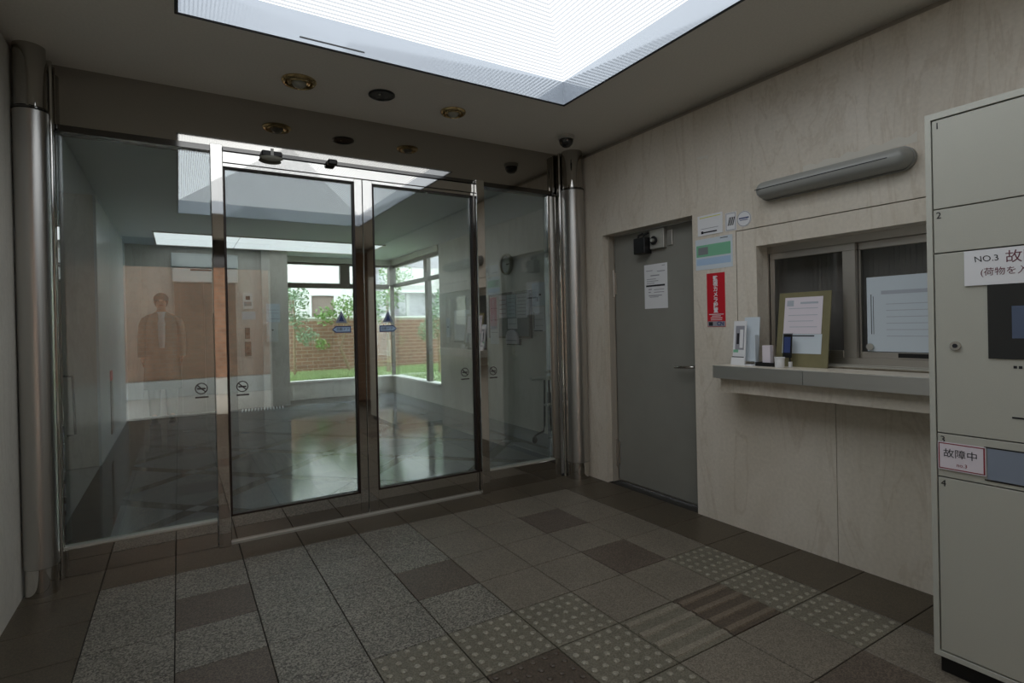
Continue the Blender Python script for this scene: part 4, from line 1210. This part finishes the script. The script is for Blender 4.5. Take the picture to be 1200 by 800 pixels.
def tree(label, x, y, hgt, bends, crowns, leaf, seed, trunk_r=0.035):
    t = thing('garden_tree', label, 'tree', (x, y, 0.27), 'young garden trees')
    pts = [(x, y, 0.26)] + [(x + a, y + b_, 0.27 + c) for a, b_, c in bends]
    tb_ = B().tube(pts, [trunk_r * (1 - 0.6 * i / len(pts)) for i in range(len(pts))], 8)
    rr = random.Random(seed)
    tips = []
    for cx, cy, cz, cr, n in crowns:
        base = pts[min(len(pts) - 1, 2)]
        tb_.tube([pts[-1] if cz > pts[-1][2] - 0.27 else pts[-2], (x + cx * 0.6, y + cy * 0.6, 0.27 + cz * 0.95), (x + cx, y + cy, 0.27 + cz)], [0.014, 0.010, 0.005], 6)
    tb_.build('trunk', 'bark', t)
    lv = B()
    for cx, cy, cz, cr, n in crowns:
        for _ in range(n):
            u = Vector((rr.gauss(0, 1), rr.gauss(0, 1), rr.gauss(0, 0.8)))
            u = u.normalized() * cr * rr.random() ** 0.4
            p = Vector((x + cx, y + cy, 0.27 + cz)) + u
            d = Vector((rr.gauss(0, 1), rr.gauss(0, 1), rr.gauss(0, .6))).normalized() * 0.045
            e = d.cross(Vector((rr.gauss(0, 1), rr.gauss(0, 1), rr.gauss(0, 1)))).normalized() * 0.018
            lv.face([p - d, p + e, p + d, p - e])
    o = lv.build('leaves', leaf, t)
    o['kind'] = 'stuff'
tree('crooked bare stemmed tree leaning before the brick wall', 3.50, 8.6, 1.6, [(-0.12, 0, 0.35), (-0.20, 0, 0.50), (-0.10, 0, 0.8), (0.0, 0, 1.2)], [(-0.1, 0, 1.35, 0.30, 260), (0.35, 0, 1.55, 0.35, 300), (-0.5, 0, 1.2, 0.22, 150), (-0.55, 0.1, 0.62, 0.15, 90)], 'leaf', 5)
tree('slender tree with pale trunk beside elevator pilaster window edge', 2.28, 8.1, 1.8, [(0, 0, 0.6), (0.02, 0, 1.1), (0.0, 0, 1.5)], [(0.0, 0, 1.55, 0.32, 320), (0.25, 0, 0.80, 0.22, 170), (0.05, 0, 1.15, 0.25, 160)], 'leaf_pale', 6, 0.025)
tree('straight pale trunked tree behind the corner window post', 4.02, 7.6, 1.9, [(0.01, 0, 0.5), (0.0, 0, 1.0), (0.0, 0, 1.5)], [(0, 0, 1.55, 0.35, 320), (-0.3, 0.2, 1.2, 0.28, 220), (0.2, 0, 2.0, 0.35, 250)], 'leaf', 7, 0.045)
tree('bushy pale leaved tree outside the clock wall window', 4.75, 6.7, 1.8, [(0, 0, 0.4), (0.02, 0.05, 0.8), (0.05, 0, 1.2)], [(0.05, 0, 1.25, 0.28, 300), (-0.15, 0.1, 0.85, 0.24, 240), (0.15, -0.2, 0.45, 0.22, 160), (0.1, -0.1, 1.5, 0.22, 180)], 'leaf_pale', 8, 0.030)

# street behind the open entrance doorway
struct(B().box(-5, 6, -8.4, YB - 0.2, 2.66, 2.84).build('roof_added_shade', 'bldg_white'))  # unseen canopy added to shade the street wall and dim its reflection
struct(B().box(-6, 8, -12, YB, -0.2, -0.0605).box(-6, 8, -12, YB - 0.02, -0.06, -0.004).build('ground_street', 'pavement'))
brick_wall('brick_wall', 'orange brick street wall facing the open entrance doorway', -4.0, 5.0, -8.2, 0.30, 2.6, 1, 'orange_brick', 'street_mortar')
tag(B().box(-4.0, 5.0, -8.25, -7.95, -0.004, 0.30, bev=0.01).build('street_kerb_wall', 'kerb'), 'low white kerb wall along the foot of orange brick street wall', 'kerb')

# ------------------------------------------------------------------ person added in the lobby in place of a reflection in the glass
def skin_mesh(name, joints, edges, mat, parent, sub=2, root=0):
    me = bpy.data.meshes.new(name)
    me.from_pydata([j[:3] for j in joints], edges, [])
    o = bpy.data.objects.new(name, me)
    col.objects.link(o)
    md = o.modifiers.new('skin', 'SKIN')
    md.use_smooth_shade = True
    sv = me.skin_vertices[0].data
    for i, j in enumerate(joints):
        sv[i].radius = (j[3], j[4] if len(j) > 4 else j[3])
        sv[i].use_root = (i == root)
    ss = o.modifiers.new('sub', 'SUBSURF'); ss.levels = sub; ss.render_levels = sub
    dg = bpy.context.evaluated_depsgraph_get()
    me2 = bpy.data.meshes.new_from_object(o.evaluated_get(dg))
    bpy.data.objects.remove(o)
    for p_ in me2.polygons: p_.use_smooth = True
    me2.materials.clear(); me2.materials.append(M[mat])
    o2 = bpy.data.objects.new(name, me2)
    col.objects.link(o2)
    attach(o2, parent)
    return o2
PXo, PYo = 0.14, 5.62
pe = thing('person', 'person in long grey green coat added in the lobby for a mirrored figure', 'person', (PXo, PYo, 0))
def P(x, y, z, r, r_=None): return (PXo + x, PYo + y, z, r, r_ if r_ else r)
J_ = [P(0, 0, 0.93, .13, .10), P(0, 0, 1.10, .125, .09), P(0, 0.01, 1.30, .14, .10), P(0, 0.01, 1.41, .10, .08), P(0, 0, 1.48, .05, .05), P(0, -0.01, 1.545, .062, .070), P(0, -0.005, 1.63, .074, .088), P(0, 0.0, 1.685, .055, .07),
      P(-.16, 0.01, 1.38, .055), P(-.215, 0.02, 1.12, .043), P(-.225, -0.03, 0.90, .032), P(-.225, -0.045, 0.83, .036, .02),
      P(.16, 0.01, 1.38, .055), P(.215, 0.02, 1.12, .043), P(.225, -0.03, 0.90, .032), P(.225, -0.045, 0.83, .036, .02),
      P(-.09, 0, 0.84, .085), P(-.10, -0.01, 0.48, .060), P(-.10, 0.01, 0.10, .042), P(-.105, -0.08, 0.035, .038, .03),
      P(.09, 0, 0.84, .085), P(.10, -0.01, 0.48, .060), P(.10, 0.01, 0.10, .042), P(.105, -0.08, 0.035, .038, .03)]
E_ = [(0, 1), (1, 2), (2, 3), (3, 4), (4, 5), (5, 6), (6, 7), (3, 8), (8, 9), (9, 10), (10, 11), (3, 12), (12, 13), (13, 14), (14, 15), (0, 16), (16, 17), (17, 18), (18, 19), (0, 20), (20, 21), (21, 22), (22, 23)]
for s in (-1, 1):      # fingers and thumb of each relaxed hand
    base = 11 if s < 0 else 15
    hx = 0.225 * s
    for k in range(4):
        n0 = len(J_)
        fy = -0.072 + k * 0.018
        L_ = (0.060, 0.070, 0.066, 0.052)[k]
        J_ += [P(hx, fy, 0.795, .009), P(hx - s * 0.006, fy - 0.004, 0.795 - L_ * 0.55, .008), P(hx - s * 0.016, fy - 0.006, 0.795 - L_, .007)]
        E_ += [(base, n0), (n0, n0 + 1), (n0 + 1, n0 + 2)]
    n0 = len(J_)
    J_ += [P(hx - s * 0.012, -0.085, 0.82, .010), P(hx - s * 0.02, -0.098, 0.785, .008)]
    E_ += [(base, n0), (n0, n0 + 1)]
body = skin_mesh('body', J_, E_, 'skin', pe)
B().ball((PXo, PYo - 0.096, 1.60), 0.014, (0.8, 1.2, 1.4)).build('nose', 'skin', body)
for s in (-1, 1):
    B().ball((PXo + s * 0.077, PYo, 1.605), 0.018, (0.4, 0.8, 1.4)).build('ear', 'skin', body)
    B().ball((PXo + s * 0.030, PYo - 0.082, 1.618), 0.008).build('eye', 'ink', body)
B().ball((PXo, PYo - 0.084, 1.557), 0.016, (1.4, 0.4, 0.35)).build('mouth', 'pen_red', body)
B().ball((PXo, PYo + 0.018, 1.645), 0.094, (0.96, 1.04, 0.92)).ball((PXo, PYo + 0.035, 1.59), 0.078, (1.0, 0.9, 1.0)).build('hair', 'hair', pe)
def loft(name, rings, mat, parent, seg=24):
    """rings: (x, y, z, rx, ry) ellipses from bottom to top"""
    b = B()
    R = [[b.bm.verts.new((PXo + x + rx * math.cos(2 * PI * k / seg), PYo + y + ry * math.sin(2 * PI * k / seg), z)) for k in range(seg)] for x, y, z, rx, ry in rings]
    for A, C in zip(R, R[1:]):
        for k in range(seg):
            f = b.bm.faces.new((A[k], A[(k + 1) % seg], C[(k + 1) % seg], C[k])); f.smooth = True
    b.bm.faces.new(R[0][::-1]); b.bm.faces.new(R[-1])
    return b.build(name, mat, parent)
coat = loft('coat', [(0, 0.01, 0.42, .225, .150), (0, 0.01, 0.70, .215, .145), (0, 0.01, 0.95, .195, .135), (0, 0.01, 1.12, .190, .130), (0, 0.012, 1.28, .205, .135), (0, 0.012, 1.38, .195, .115), (0, 0.012, 1.43, .140, .090), (0, 0.010, 1.465, .075, .070)], 'coat', pe)
for s in (-1, 1):
    loft('sleeve', [(s * .228, -0.030, 0.86, .050, .055), (s * .226, -0.005, 1.00, .056, .060), (s * .220, 0.015, 1.14, .062, .066), (s * .195, 0.012, 1.30, .070, .072), (s * .165, 0.010, 1.39, .062, .066), (s * .13, 0.010, 1.43, .03, .04)], 'coat', coat)
    loft('trouser_leg', [(s * .10, 0.005, 0.06, .062, .075), (s * .10, 0.0, 0.30, .070, .078), (s * .098, -0.005, 0.50, .080, .086), (s * .092, 0.0, 0.85, .095, .10)], 'trousers', pe)
loft('shirt', [(0, -0.060, 0.98, .050, .078), (0, -0.060, 1.15, .062, .075), (0, -0.055, 1.30, .070, .080), (0, -0.035, 1.41, .055, .070), (0, -0.01, 1.47, .060, .060)], 'shirt', pe)
for s in (-1, 1):
    B().ball((PXo + s * 0.103, PYo - 0.045, 0.032), 0.05, (0.9, 2.3, 0.72)).build('shoe', 'shoe', pe)
